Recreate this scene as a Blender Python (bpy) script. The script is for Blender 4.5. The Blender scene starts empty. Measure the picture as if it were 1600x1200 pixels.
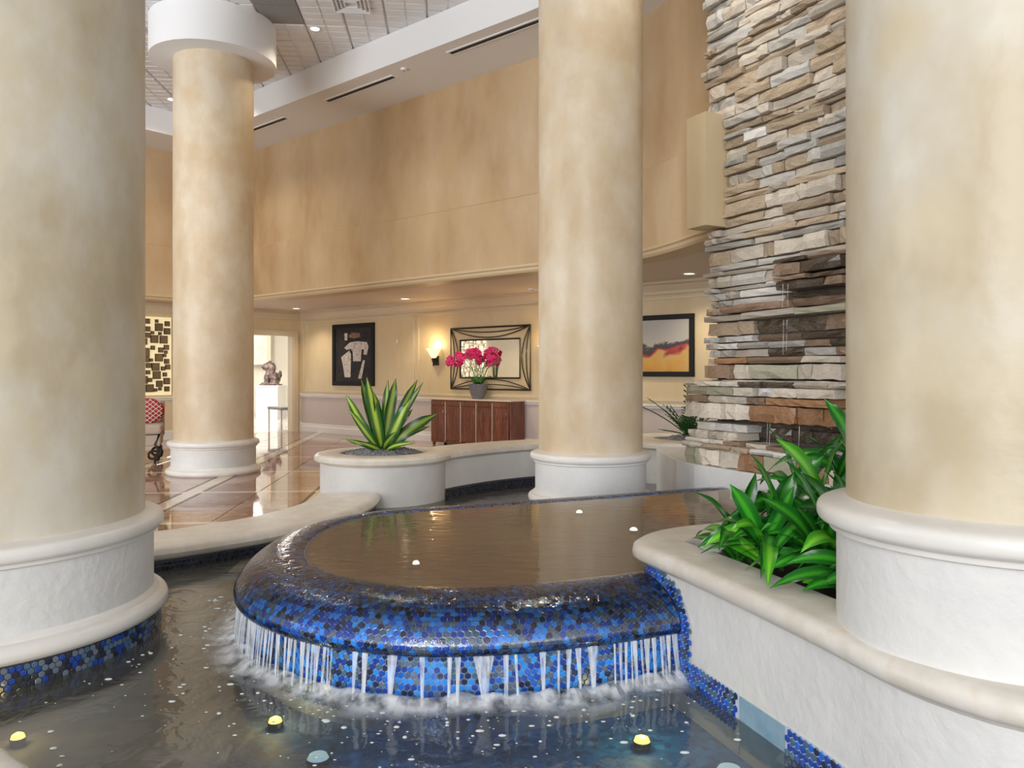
import bpy, bmesh, math, random
from mathutils import Vector, Matrix, noise
R = random.Random(7)
PI = math.pi
S = bpy.context.scene
COL = S.collection

# ------------------------------------------------------------------ camera
cam = bpy.data.objects.new('camera', bpy.data.cameras.new('camera'))
COL.objects.link(cam)
cam.location = (0, 0, 1.5)
cam.rotation_euler = (PI/2, 0, 0)
cam.data.sensor_width = 36
cam.data.lens = 36*1240/1600
cam.data.shift_y = -19/1600
cam.data.clip_end = 200
S.camera = cam
# ------------------------------------------------------------------ world and main lights
w = bpy.data.worlds.new('world'); S.world = w; w.use_nodes = True
w.node_tree.nodes['Background'].inputs[0].default_value = (1.0, 0.985, 0.965, 1)
w.node_tree.nodes['Background'].inputs[1].default_value = 0.72
S.view_settings.view_transform = 'Standard'
S.view_settings.look = 'None'
S.view_settings.exposure = 0.30
S.view_settings.gamma = 1.0
S.view_settings.use_curve_mapping = False

def area(name, loc, target, sx, sy, power, color):
    l = bpy.data.lights.new(name, 'AREA'); l.shape = 'RECTANGLE'; l.size = sx; l.size_y = sy
    l.energy = power; l.color = color
    o = bpy.data.objects.new(name, l); COL.objects.link(o); o.location = loc
    d = Vector(target)-Vector(loc)
    o.rotation_euler = d.to_track_quat('-Z', 'Y').to_euler()
    return o
# daylight through the tall glazing behind the camera
area('window_or_fill_light', (-2.6, -6.5, 5.2), (-0.2, 4.5, 0.8), 3.6, 1.4, 230, (0.95, 0.98, 1.0))
area('window_or_fill_light', (-5.0, -16.0, 3.0), (-2.0, 14, 4.6), 12, 6, 1500, (0.97, 0.985, 1.0))
area('window_or_fill_light', (8.0, -13.0, 3.5), (-2, 12, 4.6), 8, 6, 260, (1.0, 0.985, 0.96))
# added fill from the unseen left side, aimed up to brighten the ceiling
area('window_or_fill_light', (-10.0, 4.5, 2.6), (-1.5, 12.5, 7.4), 5, 4, 360, (0.96, 0.98, 1.0))

def point(name, loc, power, color, r=0.05):
    l = bpy.data.lights.new(name, 'POINT'); l.energy = power; l.color = color; l.shadow_soft_size = r
    o = bpy.data.objects.new(name, l); COL.objects.link(o); o.location = loc; return o
def spot(name, loc, power, color, ang=120, blend=0.8, r=0.06):
    l = bpy.data.lights.new(name, 'SPOT'); l.energy = power; l.color = color
    l.spot_size = math.radians(ang); l.spot_blend = blend; l.shadow_soft_size = r
    o = bpy.data.objects.new(name, l); COL.objects.link(o); o.location = loc; return o

# downlights of the high ceiling (their fittings are out of the picture)
for (x, y) in ((-1.2, 12.3), (-2.6, 14.0), (-5.4, 14.6), (-1.9, 9.4), (-4.8, 9.0), (1.2, 7.4), (-6.8, 12.8)):
    spot('hall_downlight', (x, y, 6.6), 100, (1, .92, .78), 140, .9, .1)

# ------------------------------------------------------------------ materials
def mat(name, col, rough=0.6, metal=0.0, col2=None, nscale=4.0, stretch=(1, 1, 1), col3=None, lo=.35, hi=.65,
        bump=0.0, bscale=30.0, bdist=0.02, rand=0.0, coat=0.0, spec=0.5, emit=None, estr=0.0, detail=5.0):
    m = bpy.data.materials.new(name); m.use_nodes = True
    nt = m.node_tree; N = nt.nodes; L = nt.links
    b = N['Principled BSDF']
    b.inputs['Base Color'].default_value = (*col, 1)
    b.inputs['Roughness'].default_value = rough
    b.inputs['Metallic'].default_value = metal
    b.inputs['Specular IOR Level'].default_value = spec
    b.inputs['Coat Weight'].default_value = coat
    b.inputs['Coat Roughness'].default_value = 0.05
    if emit:
        b.inputs['Emission Color'].default_value = (*emit, 1); b.inputs['Emission Strength'].default_value = estr
    tc = N.new('ShaderNodeTexCoord')
    out = None
    if col2:
        mp = N.new('ShaderNodeMapping'); mp.inputs['Scale'].default_value = stretch
        L.new(tc.outputs['Object'], mp.inputs['Vector'])
        nz = N.new('ShaderNodeTexNoise'); nz.inputs['Scale'].default_value = nscale; nz.inputs['Detail'].default_value = detail
        nz.inputs['Roughness'].default_value = 0.6
        L.new(mp.outputs[0], nz.inputs['Vector'])
        r = N.new('ShaderNodeValToRGB'); L.new(nz.outputs['Fac'], r.inputs[0])
        r.color_ramp.elements[0].position = lo; r.color_ramp.elements[0].color = (*col, 1)
        r.color_ramp.elements[1].position = hi; r.color_ramp.elements[1].color = (*col2, 1)
        out = r.outputs[0]
        if col3:
            n2 = N.new('ShaderNodeTexNoise'); n2.inputs['Scale'].default_value = nscale*3.1; n2.inputs['Detail'].default_value = 6
            L.new(mp.outputs[0], n2.inputs['Vector'])
            mr = N.new('ShaderNodeMapRange'); mr.inputs[1].default_value = .5; mr.inputs[2].default_value = .72
            L.new(n2.outputs['Fac'], mr.inputs[0])
            mx = N.new('ShaderNodeMix'); mx.data_type = 'RGBA'
            L.new(mr.outputs[0], mx.inputs[0]); L.new(out, mx.inputs[6]); mx.inputs[7].default_value = (*col3, 1)
            out = mx.outputs[2]
    if rand > 0:
        oi = N.new('ShaderNodeObjectInfo')
        mr = N.new('ShaderNodeMapRange'); mr.inputs[3].default_value = 1-rand; mr.inputs[4].default_value = 1+rand
        L.new(oi.outputs['Random'], mr.inputs[0])
        hs = N.new('ShaderNodeHueSaturation')
        if out: L.new(out, hs.inputs['Color'])
        else: hs.inputs['Color'].default_value = (*col, 1)
        L.new(mr.outputs[0], hs.inputs['Value'])
        out = hs.outputs[0]
    if out: L.new(out, b.inputs['Base Color'])
    if bump > 0:
        nb = N.new('ShaderNodeTexNoise'); nb.inputs['Scale'].default_value = bscale; nb.inputs['Detail'].default_value = 4
        L.new(tc.outputs['Object'], nb.inputs['Vector'])
        bp = N.new('ShaderNodeBump'); bp.inputs['Strength'].default_value = bump; bp.inputs['Distance'].default_value = bdist
        L.new(nb.outputs['Fac'], bp.inputs['Height']); L.new(bp.outputs[0], b.inputs['Normal'])
    return m

def water_mat(name, tint, rough, ior, wscale, wstr, stretch=(1, 1, 1), murk=None, mfac=0.0, dist=0.02):
    m = bpy.data.materials.new(name); m.use_nodes = True
    nt = m.node_tree; N = nt.nodes; L = nt.links
    N.remove(N['Principled BSDF'])
    o = N['Material Output']
    tc = N.new('ShaderNodeTexCoord'); mp = N.new('ShaderNodeMapping'); mp.inputs['Scale'].default_value = stretch
    L.new(tc.outputs['Object'], mp.inputs[0])
    nz = N.new('ShaderNodeTexNoise'); nz.inputs['Scale'].default_value = wscale; nz.inputs['Detail'].default_value = 3
    nz.inputs['Distortion'].default_value = .6
    L.new(mp.outputs[0], nz.inputs['Vector'])
    bp = N.new('ShaderNodeBump'); bp.inputs['Strength'].default_value = wstr; bp.inputs['Distance'].default_value = dist
    L.new(nz.outputs['Fac'], bp.inputs['Height'])
    fr = N.new('ShaderNodeFresnel'); fr.inputs['IOR'].default_value = ior; L.new(bp.outputs[0], fr.inputs['Normal'])
    g = N.new('ShaderNodeBsdfGlossy'); g.inputs['Roughness'].default_value = rough; L.new(bp.outputs[0], g.inputs['Normal'])
    t = N.new('ShaderNodeBsdfTransparent'); t.inputs['Color'].default_value = (*tint, 1)
    body = t.outputs[0]
    if murk:
        d = N.new('ShaderNodeBsdfDiffuse'); d.inputs['Color'].default_value = (*murk, 1)
        mm = N.new('ShaderNodeMixShader'); mm.inputs[0].default_value = mfac
        L.new(body, mm.inputs[1]); L.new(d.outputs[0], mm.inputs[2]); body = mm.outputs[0]
    mx = N.new('ShaderNodeMixShader'); L.new(fr.outputs[0], mx.inputs[0]); L.new(body, mx.inputs[1]); L.new(g.outputs[0], mx.inputs[2])
    L.new(mx.outputs[0], o.inputs['Surface'])
    return m

def foam_mat(name, col, alpha_lo, alpha_hi, scale, stretch=(1, 1, 1), attr=None, lo=.4, hi=.65):
    m = bpy.data.materials.new(name); m.use_nodes = True
    nt = m.node_tree; N = nt.nodes; L = nt.links
    b = N['Principled BSDF']; b.inputs['Base Color'].default_value = (*col, 1); b.inputs['Roughness'].default_value = .35
    tc = N.new('ShaderNodeTexCoord'); mp = N.new('ShaderNodeMapping'); mp.inputs['Scale'].default_value = stretch
    L.new(tc.outputs['Object'], mp.inputs[0])
    nz = N.new('ShaderNodeTexNoise'); nz.inputs['Scale'].default_value = scale; nz.inputs['Detail'].default_value = 5
    L.new(mp.outputs[0], nz.inputs['Vector'])
    mr = N.new('ShaderNodeMapRange'); mr.inputs[1].default_value = lo; mr.inputs[2].default_value = hi
    mr.inputs[3].default_value = alpha_lo; mr.inputs[4].default_value = alpha_hi
    L.new(nz.outputs['Fac'], mr.inputs[0]); al = mr.outputs[0]
    if attr:
        at = N.new('ShaderNodeAttribute'); at.attribute_name = attr
        mu = N.new('ShaderNodeMath'); mu.operation = 'MULTIPLY'
        L.new(al, mu.inputs[0]); L.new(at.outputs['Fac'], mu.inputs[1]); al = mu.outputs[0]
    L.new(al, b.inputs['Alpha'])
    return m

def leaf_mat(name, edge, mid, band=.5, rough=.3):
    m = bpy.data.materials.new(name); m.use_nodes = True
    nt = m.node_tree; N = nt.nodes; L = nt.links
    b = N['Principled BSDF']; b.inputs['Roughness'].default_value = rough; b.inputs['Specular IOR Level'].default_value = .5
    uv = N.new('ShaderNodeUVMap'); sp = N.new('ShaderNodeSeparateXYZ'); L.new(uv.outputs[0], sp.inputs[0])
    s1 = N.new('ShaderNodeMath'); s1.operation = 'SUBTRACT'; s1.inputs[1].default_value = .5; L.new(sp.outputs[0], s1.inputs[0])
    ab = N.new('ShaderNodeMath'); ab.operation = 'ABSOLUTE'; L.new(s1.outputs[0], ab.inputs[0])
    nz = N.new('ShaderNodeTexNoise'); mp = N.new('ShaderNodeMapping'); mp.inputs['Scale'].default_value = (26, 1.2, 1)
    L.new(uv.outputs[0], mp.inputs[0]); L.new(mp.outputs[0], nz.inputs['Vector']); nz.inputs['Scale'].default_value = 1
    sc = N.new('ShaderNodeMath'); sc.operation = 'MULTIPLY_ADD'; sc.inputs[1].default_value = .35
    L.new(nz.outputs['Fac'], sc.inputs[0]); L.new(ab.outputs[0], sc.inputs[2])
    r = N.new('ShaderNodeValToRGB'); L.new(sc.outputs[0], r.inputs[0])
    r.color_ramp.elements[0].position = band*.55; r.color_ramp.elements[0].color = (*mid, 1)
    r.color_ramp.elements[1].position = band; r.color_ramp.elements[1].color = (*edge, 1)
    oi = N.new('ShaderNodeObjectInfo'); mr = N.new('ShaderNodeMapRange'); mr.inputs[3].default_value = .6; mr.inputs[4].default_value = 1.35
    L.new(oi.outputs['Random'], mr.inputs[0])
    hs = N.new('ShaderNodeHueSaturation'); L.new(r.outputs[0], hs.inputs['Color']); L.new(mr.outputs[0], hs.inputs['Value'])
    L.new(hs.outputs[0], b.inputs['Base Color'])
    b.inputs['Transmission Weight'].default_value = 0
    return m

M = {}
M['plaster'] = mat('column_plaster', (.58, .44, .28), .42, col2=(.70, .60, .46), nscale=1.3, lo=.4, hi=.6, stretch=(1, 1, .7), col3=(.64, .50, .33), bump=.25, bscale=9, bdist=.012)
M['plaster_grey'] = mat('pale_column_plaster', (.52, .43, .29), .38, col2=(.66, .61, .52), nscale=1.3, lo=.4, hi=.6, stretch=(1, 1, .7), col3=(.62, .53, .37), bump=.3, bscale=9, bdist=.012)
M['wall'] = mat('wall_faux_finish', (.42, .26, .125), .5, col2=(.62, .47, .30), nscale=.8, stretch=(1, 1, .45), col3=(.54, .38, .21), lo=.3, hi=.68)
M['wall_alcove'] = mat('alcove_wall_paint', (.62, .48, .28), .5, col2=(.70, .57, .37), nscale=1.2, stretch=(1, 1, .5))
M['wainscot'] = mat('wainscot_paint', (.56, .47, .43), .5, col2=(.60, .51, .47), nscale=2)
M['trim'] = mat('cream_trim', (.66, .55, .40), .4)
M['white_trim'] = mat('white_trim', (.78, .74, .70), .4)
M['fascia_trim'] = mat('fascia_trim', (.62, .48, .30), .45)
M['ceil_white'] = mat('white_ceiling_paint', (.84, .84, .85), .7)
M['ceil_tile'] = mat('ceiling_tile', (.82, .82, .83), .8, rand=.04)
M['ceil_grid'] = mat('ceiling_grid', (.62, .62, .63), .6)
M['alcove_ceil'] = mat('alcove_ceiling', (.72, .63, .55), .6)
M['stucco'] = mat('white_stucco', (.74, .73, .71), .55, col2=(.68, .67, .66), nscale=3, bump=.5, bscale=17, bdist=.012)
M['stucco_smooth'] = mat('smooth_white_stone', (.72, .69, .65), .35, col2=(.80, .77, .73), nscale=2.5, bump=.15, bscale=20, bdist=.006)
M['cap'] = mat('cream_limestone_cap', (.66, .61, .54), .4, col2=(.78, .74, .68), nscale=5, stretch=(1, 1, 1), col3=(.70, .62, .52), bump=.12, bscale=25, bdist=.006)
M['black'] = mat('black_void', (.01, .01, .01), .6)
M['dark_iron'] = mat('dark_iron', (.03, .022, .018), .5, metal=.2)
M['mirror'] = mat('mirror_glass', (.82, .80, .76), .03, metal=1)
M['wood'] = mat('dark_mahogany', (.10, .022, .012), .28, col2=(.26, .075, .035), nscale=3.2, stretch=(7, 7, .6), coat=.4, col3=(.05, .01, .006))
M['marble_top'] = mat('credenza_top', (.70, .60, .50), .3)
M['chrome'] = mat('chrome', (.8, .8, .8), .15, metal=1)
M['floor_base'] = mat('floor_grout', (.10, .06, .045), .3)
M['floor_brown'] = mat('brown_marble', (.24, .115, .08), .045, col2=(.37, .21, .155), nscale=2.6, col3=(.50, .34, .27), rand=.14, spec=1.0)
M['floor_cream'] = mat('cream_marble', (.62, .50, .37), .045, col2=(.70, .60, .47), nscale=4, spec=1.0)
M['floor_dark'] = mat('dark_marble_line', (.06, .05, .055), .05, spec=1.0)
M['grout'] = mat('mosaic_grout', (.55, .62, .72), .5)
M['grout_dark'] = mat('dark_mosaic_grout', (.06, .065, .08), .4)
TC = [(.015, .16, .68), (.012, .06, .38), (.03, .32, .92), (.07, .15, .26), (.015, .03, .09), (.05, .36, .90), (.01, .08, .46), (.14, .19, .26)]
M['tiles'] = [mat('blue_mosaic_glass', c, .10, coat=.6, spec=.8, bump=.25, bscale=60, bdist=.004) for c in TC]
TD = [(.012, .014, .022), (.02, .025, .05), (.035, .04, .05), (.008, .012, .035)]
M['tiles_dark'] = [mat('dark_mosaic_glass', c, .15, coat=.4, spec=.6) for c in TD]
M['basin_floor'] = mat('basin_brown_slate', (.10, .055, .032), .5, col2=(.19, .12, .075), nscale=2.2, stretch=(1, 2, 1), col3=(.24, .16, .10))
M['pool_floor'] = mat('pool_stone_painted_reflection', (.26, .22, .17), .6, col2=(.40, .36, .29), nscale=.7, col3=(.20, .21, .20))
def painted_reflection_zone(m):  # blue reflection of mosaic wall and sky painted into part of the floor colour
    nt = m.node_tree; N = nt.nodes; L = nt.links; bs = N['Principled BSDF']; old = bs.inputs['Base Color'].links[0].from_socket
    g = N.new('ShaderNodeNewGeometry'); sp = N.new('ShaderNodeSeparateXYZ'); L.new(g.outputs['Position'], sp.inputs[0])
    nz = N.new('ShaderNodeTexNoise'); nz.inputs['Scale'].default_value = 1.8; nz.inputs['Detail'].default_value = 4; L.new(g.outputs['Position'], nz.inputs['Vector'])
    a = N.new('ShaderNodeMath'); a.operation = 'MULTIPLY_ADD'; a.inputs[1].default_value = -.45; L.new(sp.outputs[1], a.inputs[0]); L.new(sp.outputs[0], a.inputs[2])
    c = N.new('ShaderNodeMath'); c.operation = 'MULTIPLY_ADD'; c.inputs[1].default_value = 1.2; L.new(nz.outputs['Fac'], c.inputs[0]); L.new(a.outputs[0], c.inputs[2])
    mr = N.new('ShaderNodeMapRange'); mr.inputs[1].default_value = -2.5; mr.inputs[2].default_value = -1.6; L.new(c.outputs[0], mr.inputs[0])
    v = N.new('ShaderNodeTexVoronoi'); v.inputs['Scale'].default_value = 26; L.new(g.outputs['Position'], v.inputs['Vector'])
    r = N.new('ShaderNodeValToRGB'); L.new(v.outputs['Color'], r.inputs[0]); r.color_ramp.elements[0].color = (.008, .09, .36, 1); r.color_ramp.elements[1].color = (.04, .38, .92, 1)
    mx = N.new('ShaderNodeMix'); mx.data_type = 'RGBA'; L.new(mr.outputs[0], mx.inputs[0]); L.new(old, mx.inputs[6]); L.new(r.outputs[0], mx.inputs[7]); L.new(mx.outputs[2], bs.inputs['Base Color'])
painted_reflection_zone(M['pool_floor'])
M['water_top'] = water_mat('basin_water', (.9, .88, .84), .05, 1.62, 5.5, .10, (1, 2.3, 1), murk=(.40, .29, .20), mfac=.4)
M['water_pool'] = water_mat('pool_water', (.93, .97, 1.0), .05, 1.62, 6, .30, (1, 1, 1), murk=(.36, .36, .34), mfac=.16)
M['water_film'] = water_mat('falling_water_film', (.97, .98, 1), .10, 1.65, 22, .6, (1, 1, 1), dist=.01)
M['strand'] = foam_mat('white_falling_water', (.92, .96, 1.0), .05, .62, 60, (1, 1, .10), lo=.3, hi=.7)
M['foam'] = foam_mat('foam', (.93, .96, 1.0), 0, 1.3, 11, (1, 1, 1), attr='dens', lo=.30, hi=.60)
M['bubble'] = mat('bubble_white', (.75, .78, .78), .2)
M['lamp_yellow'] = mat('lit_yellow_lens', (1, .8, .2), .4, emit=(1.0, .68, .12), estr=2.2)
M['lamp_or_glint_white'] = mat('lit_white_lens_or_glint', (1, 1, .95), .4, emit=(1.0, .97, .88), estr=2.5)
M['lamp_pale'] = mat('pale_aqua_lens', (.6, .8, .8), .4, emit=(.55, .80, .80), estr=.45)
M['lamp_warm'] = mat('downlight_lens', (1, .9, .7), .4, emit=(1, .88, .66), estr=5)
M['leaf_var'] = leaf_mat('variegated_leaf', (.018, .10, .012), (.38, .50, .06), .46)
M['leaf'] = leaf_mat('green_leaf', (.012, .13, .012), (.05, .34, .02), .42, .25)
M['leaf_lime'] = leaf_mat('lime_leaf', (.05, .30, .012), (.18, .55, .03), .45, .3)
M['leaf_zz'] = mat('dark_leaf', (.012, .065, .015), .3, col2=(.03, .12, .02), nscale=20)
M['stem'] = mat('green_stem', (.06, .18, .04), .5)
M['gravel'] = mat('grey_gravel', (.09, .09, .105), .7, col2=(.24, .24, .27), nscale=25, rand=.2)
M['soil'] = mat('dark_soil', (.03, .022, .015), .9, col2=(.07, .05, .035), nscale=18)
def stone_m(name, a, b, c, rough=.75, coat=0): return mat(name, a, rough, col2=b, nscale=7, stretch=(1, 1, 1.4), col3=c, rand=.22, bump=.6, bscale=22, bdist=.012, coat=coat)
M['st_tan'] = stone_m('tan_ledgestone', (.42, .30, .18), (.55, .44, .32), (.62, .56, .48))
M['st_cream'] = stone_m('cream_ledgestone', (.62, .54, .44), (.72, .67, .60), (.55, .44, .31))
M['st_grey'] = stone_m('grey_ledgestone', (.46, .44, .41), (.63, .61, .57), (.52, .46, .38))
M['st_white'] = stone_m('lime_streaked_ledgestone', (.72, .70, .67), (.84, .83, .80), (.62, .57, .50))
M['st_wet'] = stone_m('wet_dark_ledgestone', (.045, .032, .022), (.12, .08, .05), (.20, .17, .13), .25, .5)
M['st_orange'] = stone_m('rust_ledgestone', (.34, .14, .055), (.46, .25, .12), (.40, .28, .18), .4, .25)
M['st_brown'] = stone_m('brown_ledgestone', (.22, .13, .08), (.36, .24, .16), (.30, .26, .20), .5, .1)
M['st_mossy'] = stone_m('mossy_ledgestone', (.44, .40, .31), (.42, .42, .28), (.60, .56, .47))
M['mortar'] = mat('dark_mortar', (.10, .085, .07), .9)
M['frame_black'] = mat('black_frame', (.012, .010, .012), .5, spec=.2)
M['fabric_beige'] = mat('beige_upholstery', (.42, .34, .27), .9, bump=.2, bscale=200)
M['fabric_red'] = mat('red_fabric', (.32, .025, .03), .9)
M['fabric_line'] = mat('cream_piping', (.75, .68, .58), .9)
M['white_ped'] = mat('white_pedestal', (.85, .84, .82), .4)
M['bronze'] = mat('mottled_bronze', (.05, .03, .025), .35, metal=.6, col2=(.35, .26, .24), nscale=9, bump=.8, bscale=26, bdist=.04)
M['pot'] = mat('grey_speckled_pot', (.09, .09, .10), .6, col2=(.25, .25, .27), nscale=60)
M['orchid'] = mat('magenta_petals', (.55, .008, .10), .5, col2=(.75, .03, .22), nscale=25)
M['shade'] = mat('lit_glass_shade', (1, .85, .6), .4, emit=(1.0, .74, .36), estr=1.15)
M['panel_lit'] = mat('backlit_cream_panel', (.7, .6, .38), .6, emit=(1.0, .84, .48), estr=.45)
M['sq_glass'] = mat('smoky_square_mirror', (.26, .20, .14), .25, metal=.7)
M['sq_frame'] = mat('bronze_square_edge', (.055, .028, .012), .4, metal=.4)
M['vent_grey'] = mat('grey_vent', (.27, .27, .27), .7)
M['cool_plate'] = mat('blue_glass_plate', (.22, .36, .48), .08, col2=(.35, .50, .60), nscale=5, coat=.5)

# ------------------------------------------------------------------ mesh helpers
class MB:
    def __init__(s): s.v = []; s.f = []; s.m = []; s.uv = None
    def add(s, vs, fs, mi=0):
        n = len(s.v); s.v += [tuple(p) for p in vs]; s.f += [tuple(i+n for i in q) for q in fs]; s.m += [mi]*len(fs); return s
    def box(s, c, d, rz=0, mi=0, rx=0, ry=0):
        mtx = Matrix.Rotation(rz, 3, 'Z') @ Matrix.Rotation(ry, 3, 'Y') @ Matrix.Rotation(rx, 3, 'X'); c = Vector(c)
        vs = [c + mtx @ Vector((x*d[0]/2, y*d[1]/2, z*d[2]/2)) for x in (-1, 1) for y in (-1, 1) for z in (-1, 1)]
        return s.add(vs, [(0, 1, 3, 2), (4, 6, 7, 5), (0, 4, 5, 1), (2, 3, 7, 6), (0, 2, 6, 4), (1, 5, 7, 3)], mi)
    def lathe(s, prof, n=48, c=(0, 0, 0), mi=0, cap=True, sx=1, sy=1):
        vs = []; k = len(prof)
        for i in range(n):
            a = 2*PI*i/n
            for r, z in prof: vs.append((c[0]+sx*r*math.cos(a), c[1]+sy*r*math.sin(a), c[2]+z))
        fs = []
        for i in range(n):
            j = (i+1) % n
            for q in range(k-1): fs.append((i*k+q, j*k+q, j*k+q+1, i*k+q+1))
        if cap:
            if prof[0][0] > 1e-5: fs.append(tuple(i*k for i in range(n))[::-1])
            if prof[-1][0] > 1e-5: fs.append(tuple(i*k+k-1 for i in range(n)))
        return s.add(vs, fs, mi)
    def tube(s, pts, r, n=6, mi=0, closed=False):
        pts = [Vector(p) for p in pts]; m = len(pts); vs = []
        up = Vector((0, 0, 1))
        for i, p in enumerate(pts):
            a = pts[(i-1) % m] if (closed or i > 0) else p
            b = pts[(i+1) % m] if (closed or i < m-1) else p
            t = (b-a).normalized()
            x = t.cross(up)
            if x.length < .05: x = t.cross(Vector((1, 0, 0)))
            x.normalize(); y = x.cross(t)
            rr = r[i] if isinstance(r, (list, tuple)) else r
            for k in range(n):
                an = 2*PI*k/n; vs.append(p + x*math.cos(an)*rr + y*math.sin(an)*rr)
        fs = []
        for i in range(m if closed else m-1):
            j = (i+1) % m
            for k in range(n): fs.append((i*n+k, i*n+(k+1) % n, j*n+(k+1) % n, j*n+k))
        if not closed: fs += [tuple(range(n))[::-1], tuple((m-1)*n+k for k in range(n))]
        return s.add(vs, fs, mi)
    def sweep(s, path, prof, closed=False, mi=0, caps=True, pclosed=True):
        # prof: (offset to the left of the path, z)
        nr = normals(path, closed); m = len(path); k = len(prof); vs = []
        for i, p in enumerate(path):
            for o, z in prof: vs.append((p[0]+nr[i][0]*o, p[1]+nr[i][1]*o, z))
        fs = []; kk = k if pclosed else k-1
        for i in range(m if closed else m-1):
            j = (i+1) % m
            for q in range(kk): fs.append((i*k+q, i*k+(q+1) % k, j*k+(q+1) % k, j*k+q))
        if not closed and caps and pclosed: fs += [tuple(range(k))[::-1], tuple((m-1)*k+q for q in range(k))]
        return s.add(vs, fs, mi)
    def prism(s, pts, z0, z1, mi=0):
        n = len(pts)
        vs = [(p[0], p[1], z0) for p in pts]+[(p[0], p[1], z1) for p in pts]
        fs = [tuple(range(n))[::-1], tuple(range(n, 2*n))]+[(i, (i+1) % n, n+(i+1) % n, n+i) for i in range(n)]
        return s.add(vs, fs, mi)
    def ball(s, c, r, mi=0, sub=2, sc=(1, 1, 1), rot=None):
        bm = bmesh.new(); bmesh.ops.create_icosphere(bm, subdivisions=sub, radius=r)
        mm = rot or Matrix.Identity(3)
        vs = [Vector(c)+mm @ Vector((v.co[0]*sc[0], v.co[1]*sc[1], v.co[2]*sc[2])) for v in bm.verts]
        fs = [[v.index for v in f.verts] for f in bm.faces]; bm.free()
        return s.add(vs, fs, mi)
    def mesh(s, name, off=(0, 0, 0)):
        me = bpy.data.meshes.new(name)
        me.from_pydata([(v[0]-off[0], v[1]-off[1], v[2]-off[2]) for v in s.v], [], s.f)
        me.polygons.foreach_set('material_index', s.m)
        if s.uv:
            ul = me.uv_layers.new(name='UVMap')
            for lp in me.loops: ul.data[lp.index].uv = s.uv[lp.vertex_index]
        me.update(); return me
    def build(s, name, mats, parent=None, world=False, smooth=0, fix=True, bevel=0):
        off = parent_loc(parent) if (parent and world) else (0, 0, 0)
        me = s.mesh(name, off)
        for m in (mats if isinstance(mats, (list, tuple)) else [mats]): me.materials.append(m)
        if fix:
            bm = bmesh.new(); bm.from_mesh(me); bmesh.ops.recalc_face_normals(bm, faces=bm.faces); bm.to_mesh(me); bm.free()
        if smooth:
            me.polygons.foreach_set('use_smooth', [True]*len(me.polygons)); me.set_sharp_from_angle(angle=math.radians(smooth))
        o = bpy.data.objects.new(name, me); COL.objects.link(o)
        if parent: o.parent = parent
        if bevel:
            b = o.modifiers.new('bevel', 'BEVEL'); b.width = bevel; b.segments = 2; b.limit_method = 'ANGLE'
        return o
def parent_loc(p):
    l = Vector(p.location)
    while p.parent: p = p.parent; l = l+Vector(p.location)
    return l
def thing(name, label, cat, loc=(0, 0, 0), rz=0, group=None):
    o = bpy.data.objects.new(name, None); COL.objects.link(o); o.location = loc; o.rotation_euler = (0, 0, rz)
    o['label'] = label; o['category'] = cat
    if group: o['group'] = group
    o.empty_display_size = .1
    return o
def tag(o, label, cat, group=None, kind=None):
    o['label'] = label; o['category'] = cat
    if group: o['group'] = group
    if kind: o['kind'] = kind
    return o
def struct(o, label=None):
    o['kind'] = 'structure'
    if label: o['label'] = label
    return o
def origin_to(o, c):
    c = Vector(c); o.data.transform(Matrix.Translation(-c)); o.location = Vector(o.location)+c; return o
def normals(path, closed):
    m = len(path); out = []
    for i in range(m):
        a = Vector(path[(i-1) % m][:2]) if (closed or i > 0) else None
        p = Vector(path[i][:2]); b = Vector(path[(i+1) % m][:2]) if (closed or i < m-1) else None
        ds = []
        if a is not None and (p-a).length > 1e-9: ds.append((p-a).normalized())
        if b is not None and (b-p).length > 1e-9: ds.append((b-p).normalized())
        t = sum(ds, Vector((0, 0)))
        if t.length < 1e-6: t = ds[0]
        t.normalize()
        n = Vector((-t.y, t.x)); k = 1.0
        if len(ds) == 2:
            c = n.dot(Vector((-ds[0].y, ds[0].x))); k = 1/max(c, .5)
        out.append((n.x*k, n.y*k))
    return out
def spline(pts, step=.08, closed=False):
    P = [Vector(p) for p in pts]; n = len(P); out = []
    rng = range(n if closed else n-1)
    for i in rng:
        p0 = P[(i-1) % n] if (closed or i > 0) else P[i]*2-P[i+1]
        p1 = P[i]; p2 = P[(i+1) % n]
        p3 = P[(i+2) % n] if (closed or i < n-2) else P[(i+1) % n]*2-P[i]
        k = max(1, int((p2-p1).length/step))
        for j in range(k):
            t = j/k
            out.append(.5*((2*p1)+(p2-p0)*t+(2*p0-5*p1+4*p2-p3)*t*t+(3*p1-p0-3*p2+p3)*t**3))
    if not closed: out.append(P[-1])
    return [tuple(q) for q in out]
def resample(path, step):
    P = [Vector(p) for p in path]; out = [P[0]]; acc = 0
    L = [0]
    for a, b in zip(P, P[1:]): L.append(L[-1]+(b-a).length)
    n = int(L[-1]/step); j = 0; out = []
    for i in range(n+1):
        s = i*L[-1]/n
        while j < len(P)-2 and L[j+1] < s: j += 1
        t = (s-L[j])/max(1e-9, L[j+1]-L[j]); out.append(P[j].lerp(P[j+1], t))
    return out
def inside(pt, poly):
    x, y = pt; c = False; n = len(poly)
    for i in range(n):
        x1, y1 = poly[i][:2]; x2, y2 = poly[(i+1) % n][:2]
        if (y1 > y) != (y2 > y) and x < (x2-x1)*(y-y1)/(y2-y1)+x1: c = not c
    return c
def offset_poly(path, o, closed=True):
    nr = normals(path, closed); return [(p[0]+n[0]*o, p[1]+n[1]*o) for p, n in zip(path, nr)]

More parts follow.
